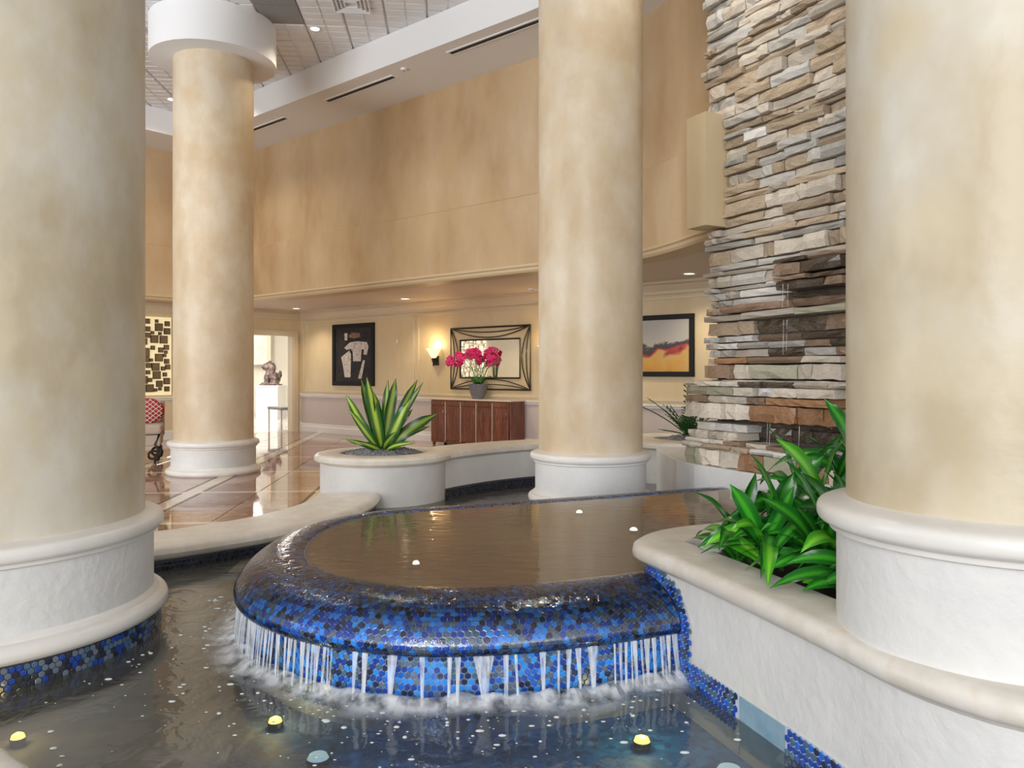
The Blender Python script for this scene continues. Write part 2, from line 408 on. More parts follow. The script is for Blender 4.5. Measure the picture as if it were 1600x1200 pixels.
CAMP = Vector((0, 0, 1.5))
def hexes(surf, s0, s1, v0, v1, pitch, mats, parent, nsingle, name='mosaic_tile', h=.004, keep=None, seed=1, label=None):
    """hexagonal mosaic laid on surf(s, v) -> (point, normal); every tile has its own edges and depth"""
    rr = random.Random(seed); tiles = []
    row = 0; v = v0+pitch*.5; rad = pitch/math.sqrt(3)*.87
    off = parent_loc(parent)
    while v < v1-pitch*.4:
        s = s0+pitch*(.5 if row % 2 == 0 else 1.0)
        while s < s1-pitch*.4:
            p, n = surf(s, v)
            if keep is None or keep(p):
                ring = [surf(s+rad*math.cos(PI/6+PI/3*k), v+rad*math.sin(PI/6+PI/3*k)) for k in range(6)]
                tiles.append(((p-CAMP).length - (0 if n.dot(CAMP-p) > 0 else -50), p, n, ring))
            s += pitch
        row += 1; v += pitch*.866
    tiles.sort(key=lambda t: t[0])
    rest = MB()
    for i, (d, p, n, ring) in enumerate(tiles):
        mi = rr.randrange(len(mats)); hh = h*(.8+.4*rr.random())
        c = p+n*hh
        top = [q+m*hh for q, m in ring]; inn = [c+(t-c)*.86+n*.0008 for t in top]; bot = [q-m*.003 for q, m in ring]
        vs = bot+top+inn
        fs = [(k, (k+1) % 6, 6+(k+1) % 6, 6+k) for k in range(6)]+[(6+k, 6+(k+1) % 6, 12+(k+1) % 6, 12+k) for k in range(6)]+[(12, 13, 14, 15, 16, 17)]
        if i < nsingle:
            b = MB(); b.add([q-p for q in vs], fs)
            o = b.build(name, mats[mi], parent, fix=False); o.location = p-off
        else: rest.add(vs, fs, mi)
    if rest.v:
        o = rest.build('mosaic_field', mats, parent, world=True, fix=False); o['kind'] = 'stuff'
    return len(tiles)

# ------------------------------------------------------------------ room frame: C = far corner of the upper walls
Cc = Vector((-6.57, 17.87)); U = Vector((.759, -.6515)); V = Vector((-.6515, -.759))
ROT = math.atan2(U.y, U.x)
def P(a, b): q = Cc+U*a+V*b; return (q.x, q.y)
AB = -2.54; AA = -.62      # alcove back wall and left wall
ZC = 6.7; ZB = 6.22; ZF = 4.18; ZA = 3.0
path_w1 = [P(0, 0), P(5, 0), P(9.6, 0)]+spline([P(10.0, 0), P(10.7, .05), (1.82, 10.45), (2.06, 9.8), (2.22, 9.2), (2.40, 8.80)], .15)
path_w2 = [P(0, 14), P(0, 7), P(0, 0)]

b = MB(); b.sweep(path_w1, [(0, ZF-.05), (0, ZC), (.25, ZC), (.25, ZF-.05)]); struct(b.build('wall_back', M['wall'], smooth=30))
b = MB(); b.sweep(path_w2, [(0, ZF-.05), (0, ZC), (.25, ZC), (.25, ZF-.05)]); struct(b.build('wall_left', M['wall']))
# slightly proud lower band (fascia) over the alcove
b = MB(); b.sweep(path_w1, [(-.05, ZA+.12), (-.05, ZF-.02), (-.02, ZF), (.3, ZF), (.3, ZA+.12)]); struct(b.build('trim_1', M['wall'], smooth=30))
b = MB(); b.sweep(path_w2, [(-.05, ZA+.12), (-.05, ZF-.02), (-.02, ZF), (.3, ZF), (.3, ZA+.12)]); struct(b.build('trim_2', M['wall']))
for k, pth in ((3, path_w1), (4, path_w2)):
    b = MB(); b.sweep(pth, [(-.05, ZA+.13), (-.10, ZA+.12), (-.10, ZA+.085), (-.075, ZA+.07), (-.075, ZA+.03), (-.05, ZA), (.34, ZA), (.34, ZA+.05), (.30, ZA+.13)])
    struct(b.build('trim_%d' % k, M['fascia_trim'], smooth=30))
# white soffit beam around the ceiling
b = MB(); b.sweep([P(1.15, 0)]+path_w1[1:], [(-1.25, ZB), (-1.25, ZC), (0, ZC), (0, ZB)]); bm1 = struct(b.build('trim_5', M['ceil_white'], smooth=30))
b = MB(); b.sweep([P(0, 14), P(0, 0)], [(-1.15, ZB), (-1.15, ZC), (0, ZC), (0, ZB)]); struct(b.build('trim_6', M['ceil_white']))

# ceiling: slab, grid and tiles
TH = math.radians(4.6)
GX = Vector((math.cos(TH), math.sin(TH))); GY = Vector((-math.sin(TH), math.cos(TH)))
b = MB(); b.box((-1, 8, ZC+.13), (26, 26, .12)); ceil = struct(b.build('ceiling', M['ceil_grid']))
origin_to(ceil, (0, 0, ZC+.07))
def ceil_tile_mesh(w, nx, ny):
    b = MB(); b.box((0, 0, .006), (w, w, .02))
    for i in range(nx):
        for j in range(ny):
            cw = w/nx-.03; ch = w/ny-.03
            x = (i+.5)*w/nx-w/2; y = (j+.5)*w/ny-w/2
            b.box((x, y, -.008), (cw, ch, .012))
    return b
TW = .61
tm = ceil_tile_mesh(TW-.025, 2, 3).mesh('ceiling_tile'); tm.materials.append(M['ceil_tile'])
tp = MB().box((0, 0, .0), (TW-.02, TW-.02, .02)).mesh('vent_tile'); tp.materials.append(M['vent_grey'])
for i in range(-12, 4):
    for j in range(14, 31):
        q = GX*(i*TW)+GY*(j*TW+.2)
        l = q-Cc; a = l.dot(U); bb = l.dot(V)
        if a < .86 or bb < .96: continue
        px = 800+1240*q.x/q.y; py = 581-1240*(ZC-1.5)/q.y
        if px < 150 or px > 800 or py < -60: continue
        vent = abs(px-410) < 28 and abs(py-8) < 25
        o = bpy.data.objects.new('vent_tile' if vent else 'ceiling_tile', tp if vent else tm); COL.objects.link(o); o.parent = ceil
        o.location = (q.x, q.y, -.06+.0); o.rotation_euler = (0, 0, TH)
for k, (sx) in enumerate(range(1)):
    pass
b = MB(); b.box((-1, 8, ZC+.035), (26, 26, .02)); b2 = b.build('ceiling_grid', M['ceil_grid'], ceil, world=True)

# alcove: ceiling, back wall, left wall with doorway
apoly = [P(AA-.1, AB-.1), P(16, AB-.1), P(16, 2), (2.9, 7.6)]+[(p[0]+.12, p[1]+.1) for p in reversed(path_w1[3:])]+[P(0.1, .0-.1)]+[P(-.1, 0), P(-.1, 14), P(AA-.1, 14)]
b = MB(); b.prism(apoly, ZA+.02, ZA+.12)
ac = struct(b.build('ceiling', M['alcove_ceil']))
b = MB(); b.sweep([P(AA, AB), P(16, AB)], [(0, .9), (0, ZA+.02), (.2, ZA+.02), (.2, .9)]); struct(b.build('wall_alcove', M['wall_alcove']))
b = MB(); b.sweep([P(AA, AB), P(16, AB)], [(.005, 0), (.005, .9), (.2, .9), (.2, 0)]); struct(b.build('wall_wainscot', M['wainscot']))
RAIL = [(0, .86), (-.02, .865), (-.03, .88), (-.03, .905), (-.05, .92), (-.05, .94), (0, .95)]
b = MB(); b.sweep([P(AA, AB), P(16, AB)], RAIL); struct(b.build('trim_7', M['white_trim'], smooth=30))
b = MB(); b.sweep([P(AA, AB), P(16, AB)], [(0, 0), (-.03, 0), (-.03, .13), (-.015, .16), (-.015, .2), (0, .21)]); struct(b.build('baseboard_back', M['white_trim']))
CROWN = [(0, ZA-.2), (-.02, ZA-.19), (-.02, ZA-.14), (-.06, ZA-.08), (-.07, ZA-.04), (-.11, ZA-.02), (-.11, ZA+.02), (0, ZA+.02)]
b = MB(); b.sweep([P(AA, AB), P(16, AB)], CROWN); struct(b.build('trim_8', M['trim'], smooth=30))
# door opening along the left alcove wall, b measured from the corner
D0 = AB+.22; D1 = AB+2.45; DZ = 2.4
def lw(b0, b1, z0, z1, name, m, t=.2, off=0):
    b = MB(); b.sweep([P(AA, b1), P(AA, b0)], [(-off, z0), (-off, z1), (t, z1), (t, z0)]); return struct(b.build(name, m))
lw(AB, D0, 0, ZA+.02, 'wall_door_side', M['wall_alcove'])
lw(D0, D1, DZ, ZA+.02, 'wall_over_door', M['wall_alcove'])
lw(D1, 14, 0, ZA+.02, 'wall_left_alcove', M['wall_alcove'])
b = MB(); b.sweep([P(AA, 14), P(AA, AB)], CROWN); struct(b.build('trim_9', M['trim'], smooth=30))
b = MB(); b.sweep([P(AA, 14), P(AA, D1+.1)], RAIL); struct(b.build('trim_10', M['white_trim'], smooth=30))
b = MB(); b.sweep([P(AA, 14), P(AA, D1+.1)], [(0, 0), (-.03, 0), (-.03, .18), (0, .2)]); struct(b.build('baseboard_left', M['white_trim']))
# door casing
dc = MB()
dc.sweep([P(AA, D0), P(AA, D0-.13)], [(-.035, 0), (-.035, DZ+.13), (0, DZ+.13), (0, 0)])
dc.sweep([P(AA, D1+.13), P(AA, D1)], [(-.035, 0), (-.035, DZ+.13), (0, DZ+.13), (0, 0)])
dc.sweep([P(AA, D1), P(AA, D0)], [(-.035, DZ), (-.035, DZ+.13), (0, DZ+.13), (0, DZ)])
dc.sweep([P(AA, D0+.02), P(AA, D0)], [(0, 0), (0, DZ), (.2, DZ), (.2, 0)])
dd = struct(dc.build('door_1', M['trim']))
# wall panel mouldings on the alcove back wall
def loc_alc(s): return P(AA+s, AB)      # s metres from the corner
def panel(s0, s1, z0, z1, n):
    b = MB()
    for s_ in (s0, s1): b.box((s_, -.012, (z0+z1)/2), (.035, .024, z1-z0))
    for z_ in (z0, z1): b.box(((s0+s1)/2, -.012, z_), (s1-s0+.035, .024, .035))
    o = b.build('trim_%d' % n, M['trim']); q = loc_alc(0); o.location = (q[0], q[1], 0); o.rotation_euler = (0, 0, ROT); struct(o)
panel(.16, 4.27, 1.02, ZA-.26, 11); panel(4.42, 9.2, 1.02, ZA-.26, 12); panel(9.35, 13.5, 1.02, ZA-.26, 13)

# room beyond the doorway
CR = mat('pale_cream_wall', (.84, .79, .68), .5)
b = MB(); b.sweep([(-17, 26.6), (-3.0, 28.6)], [(0, 0), (0, 3.4), (.15, 3.4), (.15, 0)]); struct(b.build('wall_far_room', CR))
b = MB(); b.sweep([(-17, 26.6), (-3.0, 28.6)], [(0, 0), (-.03, 0), (-.03, .16), (0, .18)]); struct(b.build('baseboard_far_room', M['white_trim']))
b = MB(); b.sweep([(-3.0, 28.6), P(AA+.3, AB-.3)], [(0, 0), (0, 3.4), (.15, 3.4), (.15, 0)]); struct(b.build('wall_far_room_side', CR))
fr = [P(AA-.2, AB+.0), P(AA-.2, D1+2), (-17, 18), (-17, 26.7), (-3.0, 28.6), P(AA+.1, AB-.3)]
b = MB(); b.prism(fr, 3.4, 3.5); struct(b.build('ceiling', M['ceil_white']))
b = MB(); b.prism(fr, -.06, .002); struct(b.build('floor', mat('pale_marble_floor', (.80, .76, .70), .08, col2=(.70, .65, .60), nscale=1.5)))
point('room_light', (-7.6, 22.8, 2.7), 190, (1, .97, .90), .4)
point('room_light', (-10.5, 24.0, 2.7), 150, (1, .97, .90), .4)

# ------------------------------------------------------------------ pool outline, floor
pool = spline([(-1.55, 8.6), (-1.72, 7.7), (-2.1, 6.85), (-2.42, 6.42), (-2.80, 6.08), (-3.5, 5.65), (-4.15, 4.95), (-4.38, 4.1), (-4.05, 3.25), (-3.3, 2.85), (-2.6, 2.78), (-1.95, 2.48), (-1.5, 2.05), (-.9, 1.55), (0, 1.25), (1.0, 1.15), (1.9, 1.4), (2.35, 2.6), (2.7, 4.0), (2.95, 5.4), (2.75, 6.8), (2.35, 7.9), (2.2, 9.0), (2.2, 10.4), (1.5, 11.05), (.75, 10.92), (.08, 10.58), (-.5, 10.1), (-.97, 9.55), (-1.3, 9.2)], .2, closed=True)
bm = bmesh.new()
outer = [(-16, -6), (16, -6), (16, 34), (-16, 34)]
def loop(bm, pts, z):
    vs = [bm.verts.new((p[0], p[1], z)) for p in pts]
    return [bm.edges.new((vs[i], vs[(i+1) % len(vs)])) for i in range(len(vs))]
e = loop(bm, outer, -.012)+loop(bm, pool, -.012)
bmesh.ops.triangle_fill(bm, use_beauty=True, edges=e, use_dissolve=False)
for f in [f for f in bm.faces if inside(f.calc_center_median()[:2], pool)]: bm.faces.remove(f)
for f in bm.faces:
    if f.normal.z < 0: f.normal_flip()
r_ = bmesh.ops.extrude_face_region(bm, geom=bm.faces[:])
me = bpy.data.meshes.new('floor'); bm.to_mesh(me); bm.free()
b = None
floor = bpy.data.objects.new('floor', me); COL.objects.link(floor); me.materials.append(M['floor_base']); struct(floor)

# floor tiles: brown marble bays, cream bands with thin dark borders
BX, BY = 1.62, 2.05; CB = .20; RB = .12
def fo(name, mb, m): return mb.build(name, m, floor)
def slab(name, m, p0, p1, q0, q1, h=.0):
    cx, cy = (p0+p1)/2, (q0+q1)/2; c = GX*cx+GY*cy
    if inside(c, pool) : return
    k = (name, round(p1-p0, 3), round(q1-q0, 3))
    if k not in CACHE:
        b = MB(); w_, d_ = (p1-p0)/2-.003, (q1-q0)/2-.003; e_ = .004
        b.add([(-w_, -d_, -.01), (w_, -d_, -.01), (w_, d_, -.01), (-w_, d_, -.01), (-w_, -d_, -e_/2), (w_, -d_, -e_/2), (w_, d_, -e_/2), (-w_, d_, -e_/2), (-w_+e_, -d_+e_, 0), (w_-e_, -d_+e_, 0), (w_-e_, d_-e_, 0), (-w_+e_, d_-e_, 0)],
              [(0, 1, 5, 4), (1, 2, 6, 5), (2, 3, 7, 6), (3, 0, 4, 7), (4, 5, 9, 8), (5, 6, 10, 9), (6, 7, 11, 10), (7, 4, 8, 11), (8, 9, 10, 11)])
        CACHE[k] = b.mesh(name); CACHE[k].materials.append(m)
    o = bpy.data.objects.new(name, CACHE[k]); COL.objects.link(o); o.parent = floor
    o.location = (c.x, c.y, R.uniform(-.0006, .0006)); o.rotation_euler = (0, 0, TH)
CACHE = {}
p_off = -3.30; q_off = 8.05
cand = []
for i in range(-5, 3):
    for j in range(-2, 8):
        px0 = p_off+i*BX; qy0 = q_off+j*BY
        c = GX*(px0+BX/2)+GY*(qy0+BY/2)
        pxx = 800+1240*c.x/c.y
        if pxx < 60 or pxx > 900 or c.y < 4.5: continue
        l = c-Cc
        if l.dot(V) < AB-1 and l.dot(U) > AA: continue
        if c.x > -.2 and c.y < 14: continue
        # cream band in depth direction with dark borders, cross band
        slab('dark_inlay', M['floor_dark'], px0, px0+.03, qy0+RB, qy0+BY)
        slab('cream_band', M['floor_cream'], px0+.03, px0+.03+CB, qy0+RB, qy0+BY)
        slab('dark_inlay', M['floor_dark'], px0+.03+CB, px0+.06+CB, qy0+RB, qy0+BY)
        slab('cross_band', M['floor_cream'], px0, px0+BX, qy0, qy0+RB)
        x0 = px0+.06+CB; y0 = qy0+RB; tw = (BX-.06-CB)/2; th = (BY-RB)/3
        for a in range(2):
            for d in range(3): slab('marble_tile', M['floor_brown'], x0+a*tw, x0+(a+1)*tw, y0+d*th, y0+(d+1)*th)
# pool shell and water
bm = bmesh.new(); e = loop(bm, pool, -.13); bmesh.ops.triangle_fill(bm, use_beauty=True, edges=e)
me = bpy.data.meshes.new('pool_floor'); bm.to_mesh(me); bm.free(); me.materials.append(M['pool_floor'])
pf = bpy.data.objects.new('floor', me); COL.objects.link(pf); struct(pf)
b = MB(); b.sweep(pool, [(0, -.40), (0, -.012), (-.05, -.012), (-.05, -.40)], closed=True); struct(b.build('wall_pool', M['floor_base']))
WZ = .03
bm = bmesh.new(); e = loop(bm, offset_poly(pool, .0), WZ); bmesh.ops.triangle_fill(bm, use_beauty=True, edges=e)
for f in bm.faces:
    if f.normal.z < 0: f.normal_flip()
me = bpy.data.meshes.new('pool_water'); bm.to_mesh(me); bm.free(); me.materials.append(M['water_pool'])
pw = bpy.data.objects.new('pool_water', me); COL.objects.link(pw)
tag(pw, 'dark rippled water filling the lower pool around the blue fountain', 'water', kind='stuff')

# low curb around the pool (cream, bull-nosed) with a strip of black mosaic
curb = thing('pool_curb', 'low cream limestone curb curving between big left column and round drum planter', 'curb', (-2.1, 6.8, 0))
cpath = spline([(-1.76, 8.50), (-1.74, 8.0), (-1.86, 7.40), (-2.14, 6.82), (-2.46, 6.44), (-2.84, 6.10), (-3.5, 5.65), (-4.15, 4.95), (-4.38, 4.1), (-4.05, 3.25), (-3.3, 2.85), (-2.6, 2.78), (-1.95, 2.48), (-1.5, 2.05), (-.9, 1.55), (0, 1.25), (1.0, 1.15), (1.5, 1.25)], .12)
BN = [(-.30, .2), (-.30, .13), (-.31, .10), (.31, .10), (.34, .12), (.355, .15), (.34, .18), (.31, .2), (.27, .205), (-.30, .205)]
b = MB(); b.sweep(cpath, BN); b.build('coping', M['cap'], curb, world=True, smooth=40)
b = MB(); b.sweep(cpath, [(-.29, -.0), (-.29, .11), (.29, .11), (.29, -.40), (.20, -.4), (.20, 0)]); b.build('curb_wall', M['grout_dark'], curb, world=True, smooth=40)
def path_surf(path, off, zfun, flip=1):
    pts = resample(path, .02); nr = normals([tuple(p) for p in pts], False); step = (Vector(pts[1])-Vector(pts[0])).length
    def f(s, v):
        x = max(0, min(len(pts)-1.001, s/step)); i = int(x); t = x-i
        p = Vector(pts[i][:2]).lerp(Vector(pts[i+1][:2]), t); n = Vector(nr[i]).lerp(Vector(nr[i+1]), t)
        n = n.normalized()*flip
        q = p+n*off
        return Vector((q.x, q.y, zfun(v))), Vector((n.x, n.y, 0))
    return f, step*(len(pts)-1)
f_, L_ = path_surf(cpath[:40], .292, lambda v: v)
hexes(f_, 0, min(L_, 4.3), .0, .10, .031, M['tiles_dark'], curb, 0, seed=4)

# ------------------------------------------------------------------ columns
def column(name, label, x, y, r, zb, hp, grey, base_tile=False, lower=True, rp=None, capital=False, top=ZC, submerged=-.4):
    t = thing(name, label, 'column', (x, y, max(zb, -.4)), group=None)
    z0 = 0
    rp = rp or r*1.055
    c = (0, 0, 0)
    b = MB(); b.lathe([(r, hp-.01), (r, top-zb)], 96, cap=False); b.build('shaft', M['plaster_grey'] if grey else M['plaster'], t, smooth=40)
    ov = {0.85: .055, .48: .068}.get(r, .052)
    pr = [(r-.02, hp+.004)]+[(a_, c_) for a_, c_ in spline([(r, hp), (r+.012, hp-.004), (rp+ov*.6, hp-.018), (rp+ov*.92, hp-.032), (rp+ov, hp-.055), (rp+ov*.92, hp-.078), (rp+ov*.62, hp-.093)], .006)]+[(rp+ov*.40, hp-.096), (rp+ov*.36, hp-.115), (rp+.004, hp-.122), (r*.95, hp-.122)]
    b = MB(); b.lathe(pr, 96, cap=False)
    b.build('upper_ring', M['stucco_smooth'], t, smooth=35)
    b = MB(); b.lathe([(rp, -.02), (rp, hp-.12)], 96); b.build('pedestal', M['stucco'], t, smooth=40)
    if lower:
        b = MB(); b.lathe([(rp-.05, 0)]+spline([(rp+ov*1.1, 0), (rp+ov*1.36, .018), (rp+ov*1.42, .04), (rp+ov*1.3, .062), (rp+ov*1.0, .078), (rp+ov*.5, .088)], .006)+[(rp+ov*.4, .10), (rp+.004, .115), (rp-.03, .115)], 96)
        b.build('lower_ring', M['stucco_smooth'], t, smooth=35)
    if capital:
        b = MB(); b.lathe([(.90, 6.12-zb), (.90, top-zb)], 96); b.build('capital', M['ceil_white'], t, smooth=40)
    return t
c2 = column('column', 'tan plaster column with round white drum capital standing on the brown lobby floor', -4.47, 11.9, .57, 0, .50, False, capital=True)
c3 = column('column', 'cream plaster column rising from water between the basin and curved low wall', .817, 8.28, .54, .17, .52, False, rp=.575)
b = MB(); b.lathe([(.55, -.62), (.55, .02)], 64); b.build('footing', M['stucco'], c3, smooth=40)
c1 = column('column', 'thick pale plaster column at the left edge standing in pool on blue tiled plinth', -2.95, 4.36, .85, .15, .55, True)
b = MB(); b.lathe([(.93, -.55), (.93, .01)], 96); b.build('tiled_plinth', M['grout_dark'], c1, smooth=40)
def cyl_surf(cx, cy, r):
    def f(s, v):
        a = s/r; n = Vector((math.cos(a), math.sin(a), 0)); return Vector((cx, cy, v))+n*r, n
    return f
blue_dark = [M['tiles'][3], M['tiles'][1], M['tiles_dark'][1], M['tiles'][7], M['tiles_dark'][2]]
hexes(cyl_surf(-2.95, 4.36, .933), .933*(-PI*.95), .933*.6, -.03, .15, .031, blue_dark, c1, 200, seed=5)
c4 = column('column', 'pale plaster column at the right edge rising from the raised white planter', 1.656, 2.70, .48, .60, .462, True, lower=False, rp=.512)

# ------------------------------------------------------------------ drum planter, curved seat wall, second planter
drum = thing('drum_planter', 'round white stucco planter with bull-nosed cap beside the curved low wall', 'planter', (-1.5, 9.28, 0))
b = MB(); b.lathe([(.725, -.4), (.725, .48)], 96); b.build('drum_wall', M['stucco'], drum, smooth=40)
CAPR = lambda r, ri: [(ri, .46), (r-.06, .46), (r-.05, .475), (r-.02, .478), (r, .5), (r, .535), (r-.025, .56), (r-.06, .565), (ri+.02, .572), (ri, .56), (ri, .46)]
b = MB(); b.lathe(CAPR(.79, .50), 96, cap=False); b.build('cap_ring', M['cap'], drum, smooth=40)
b = MB(); b.lathe([(.52, .45), (.52, .53)], 48); b.build('soil', M['soil'], drum)
seat = thing('seat_wall', 'curved low white stucco wall with cream cap running behind the basin to centre column', 'low wall', (-.3, 10.2, 0))
spath = spline([(-1.02, 9.35), (-.85, 9.62), (-.45, 10.1), (.08, 10.54), (.75, 10.88), (1.5, 11.0), (1.75, 10.98)], .1)
b = MB(); b.sweep(spath, [(-.27, -.4), (-.27, .48), (.27, .48), (.27, 0), (.1, 0), (.1, -.4)]); b.build('wall_body', M['stucco'], seat, world=True, smooth=40)
b = MB(); b.sweep(spath, [(-.28, .465), (-.31, .478), (-.34, .5), (-.34, .535), (-.32, .56), (-.28, .567), (.28, .567), (.34, .55), (.34, .48), (.27, .465)])
b.build('cap', M['cap'], seat, world=True, smooth=40)
f_, L_ = path_surf(spath, .272, lambda v: v, flip=-1)
b = MB(); b.sweep(spath, [(-.269, .0), (-.269, .14), (-.278, .14), (-.278, .0)]); b.build('tile_backing', M['grout_dark'], seat, world=True)
f2, _ = path_surf(spath, .278, lambda v: v, flip=-1)
hexes(f2, 0, L_-.3, .0, .14, .034, M['tiles_dark'], seat, 0, seed=6)
p2 = thing('drum_planter', 'round white planter behind the centre column at foot of the stone wall', 'planter', (2.42, 11.2, 0))
b = MB(); b.lathe([(.94, -.4), (.94, .48)], 96); b.build('drum_wall', M['stucco'], p2, smooth=40)
b = MB(); b.lathe(CAPR(1.0, .42), 96, cap=False); b.build('cap_ring', M['cap'], p2, smooth=40)
b = MB(); b.lathe([(.44, .45), (.44, .53)], 48); b.build('soil', M['soil'], p2)

# gravel mounds (one object each, uncountable)
def gravel(name, label, x, y, z, r, n, hgt, size):
    b = MB(); rr = random.Random(int(x*10)+5)
    b.lathe([(r, 0), (r*.9, hgt*.45), (r*.5, hgt*.9), (0, hgt)], 24)
    for i in range(n):
        a = rr.uniform(0, 2*PI); q = r*math.sqrt(rr.random())*.98; s_ = size*rr.uniform(.6, 1.4)
        zz = hgt*(1-(q/r)**2)*.95+rr.uniform(-.2, .5)*s_
        b.box((q*math.cos(a), q*math.sin(a), zz), (s_*1.6, s_*.8, s_*.6), rz=rr.uniform(0, 6), rx=rr.uniform(-.7, .7), ry=rr.uniform(-.7, .7))
    o = b.build(name, M['gravel']); o.location = (x, y, z); tag(o, label, 'gravel', kind='stuff'); return o
gravel('gravel_bed', 'grey gravel mounded in the round white drum planter around variegated plant', -1.5, 9.28, .53, .47, 1300, .075, .022)
gravel('gravel_bed', 'grey gravel in the far planter below the dark feathery plant', 2.45, 11.0, .53, .38, 700, .09, .022)

# ------------------------------------------------------------------ plants
def leaf(parent, base, tip, width, bow, m, name='leaf', seg=10, up=Vector((0, 0, 1)), twist=0, fold=.25, tip_hook=0):
    base = Vector(base); tip = Vector(tip); d = tip-base; L = d.length
    if L < 1e-4: return
    side = d.cross(up)
    if side.length < .02*L: side = d.cross(Vector((0, 1, 0)))
    side.normalize(); nrm = side.cross(d).normalized()
    b = MB(); vs = []; uv = []; prev = None
    for i in range(seg+1):
        t = i/seg
        c = base+d*t+nrm*bow*L*4*t*(1-t)*(1-.3*t)+Vector((0, 0, -1))*tip_hook*L*t**3
        wv = width*(.22+.78*math.sin(PI*min(1, t*.85+.08))**.8)*(1 if t < .8 else max(.02, (1-t)/.2)**.7)
        an = twist*t; sd = side*math.cos(an)+nrm*math.sin(an); nn = nrm*math.cos(an)-side*math.sin(an)
        wav = .06*width*math.sin(t*11+base.x*40)
        for k, u in enumerate((-1, -.55, 0, .55, 1)):
            vs.append(c+sd*u*wv/2+nn*(abs(u)*fold*wv*.5+(wav if abs(u) == 1 else 0))); uv.append((u*.5+.5, t))
    fs = [(i*5+k, i*5+k+1, (i+1)*5+k+1, (i+1)*5+k) for i in range(seg) for k in range(4)]
    b.add(vs, fs); b.uv = uv
    o = b.build(name, m, parent, fix=False, smooth=80)
    o.data.update(); return o
dr = thing('dracaena_plant', 'variegated yellow-green sword-leaved plant growing from the round drum planter', 'plant', (-1.5, 9.28, .55))
K = .00748
tips = [(538, 616, .1, .085, .25), (549, 637, -.15, .075, .2), (546, 680, -.25, .06, .35), (563, 592, .05, .11, .06), (578, 590, -.2, .13, .05), (604, 594, .12, .09, .02), (620, 591, -.05, .11, .03), (650, 593, .2, .095, -.06), (661, 597, .05, .07, -.05), (646, 622, -.25, .14, -.05), (686, 643, -.1, .13, -.2), (656, 684, -.3, .08, -.3), (628, 668, -.32, .075, -.2), (570, 684, -.32, .07, .25), (562, 690, .05, .055, .3), (582, 640, .22, .09, .1), (590, 610, -.3, .08, .1), (640, 640, .3, .08, -.12), (558, 655, .25, .07, .3), (670, 665, .2, .06, -.35), (634, 700, -.3, .05, -.2), (612, 630, .25, .09, 0)]
for i, (px, py, dy, wd, bw) in enumerate(tips):
    dx = (px-600)*K; dz = (706-py)*K*1.09
    if dx < 0: bw = -bw
    leaf(dr, (dx*.06, dy*.1, .02), (dx, dy, max(dz, .12)), wd*1.08, abs(bw)*.9 if abs(dx) > .1 else bw, M['leaf_var'], seg=14, twist=R.uniform(-1.0, 1.0), fold=.2, tip_hook=.06, up=Vector((.15*R.uniform(-1, 1), -1, .25)))
# big leafy plant in right planter
bp_ = thing('corn_plant', 'large glossy green leafy plant in the white planter beside right column', 'plant', (1.45, 3.75, .56))
rr = random.Random(21)
canes = [(-.30, -.10, .16), (-.16, .12, .24), (.0, -.05, .34), (-.12, -.28, .12), (.12, .10, .42), (.10, -.22, .24), (.26, -.05, .34), (-.34, .16, .10), (.0, .3, .32), (.26, .26, .50), (.02, -.40, .12), (.20, -.34, .20), (-.22, -.02, .22), (.14, -.46, .20), (-.06, -.42, .22), (-.10, -.26, .15), (.0, -.50, .15), (-.04, -.14, .26), (.08, -.58, .12)]
for (x, y, h) in canes:
    b = MB(); b.tube([(x*.8, y*.8, -.03), (x*.9, y*.9, h*.5), (x, y, h)], .013); b.build('cane', M['stem'], bp_, smooth=60)
    n = 11
    for k in range(n):
        a = k*2.4+rr.random()*1.3; el = rr.uniform(-.3, .75) if k < 9 else rr.uniform(.9, 1.35)
        L = rr.uniform(.30, .46); wd = rr.uniform(.055, .092)
        z0 = h-.12*(1-k/n)
        tx = x+math.cos(a)*math.cos(el)*L; ty = y+math.sin(a)*math.cos(el)*L; tz = z0+math.sin(el)*L
        if ty+3.75 < 3.08: ty = 3.08-3.75
        if tx < -.56: tx = -.56+rr.uniform(0, .1)
        wx, wy = tx+1.45-1.656, ty+3.75-2.70
        if wx*wx+wy*wy < .62**2:
            q = .64/math.hypot(wx, wy); tx = 1.656+wx*q-1.45; ty = 2.70+wy*q-3.75
        hook = rr.uniform(.15, .5) if el < .75 else rr.uniform(0, .12)
        tz = max(tz, .075+hook*L)
        leaf(bp_, (x, y, z0), (tx, ty, tz), wd, rr.uniform(.06, .18), M['leaf_lime'] if rr.random() < .18 else M['leaf'], seg=12, twist=rr.uniform(-.5, .5), tip_hook=hook, up=Vector((rr.uniform(-.3, .3), -rr.uniform(.1, 1.3), 1)))
b = MB(); b.ball((0, 0, .04), .062, sub=2, sc=(1.1, .8, .75))
b.v = [(x+.008*noise.noise(Vector((x*30, y*30, z*30))), y, z+.012*noise.noise(Vector((x*25, y*25, 9)))) for x, y, z in b.v]
rk = b.build('rock', mat('pale_grey_rock', (.40, .39, .37), .8, col2=(.58, .56, .53), nscale=14, bump=.4)); rk.location = (1.0, 3.94, .60); tag(rk, 'smooth pale grey rock at inner edge of the planter cap beside leafy plant', 'rock')
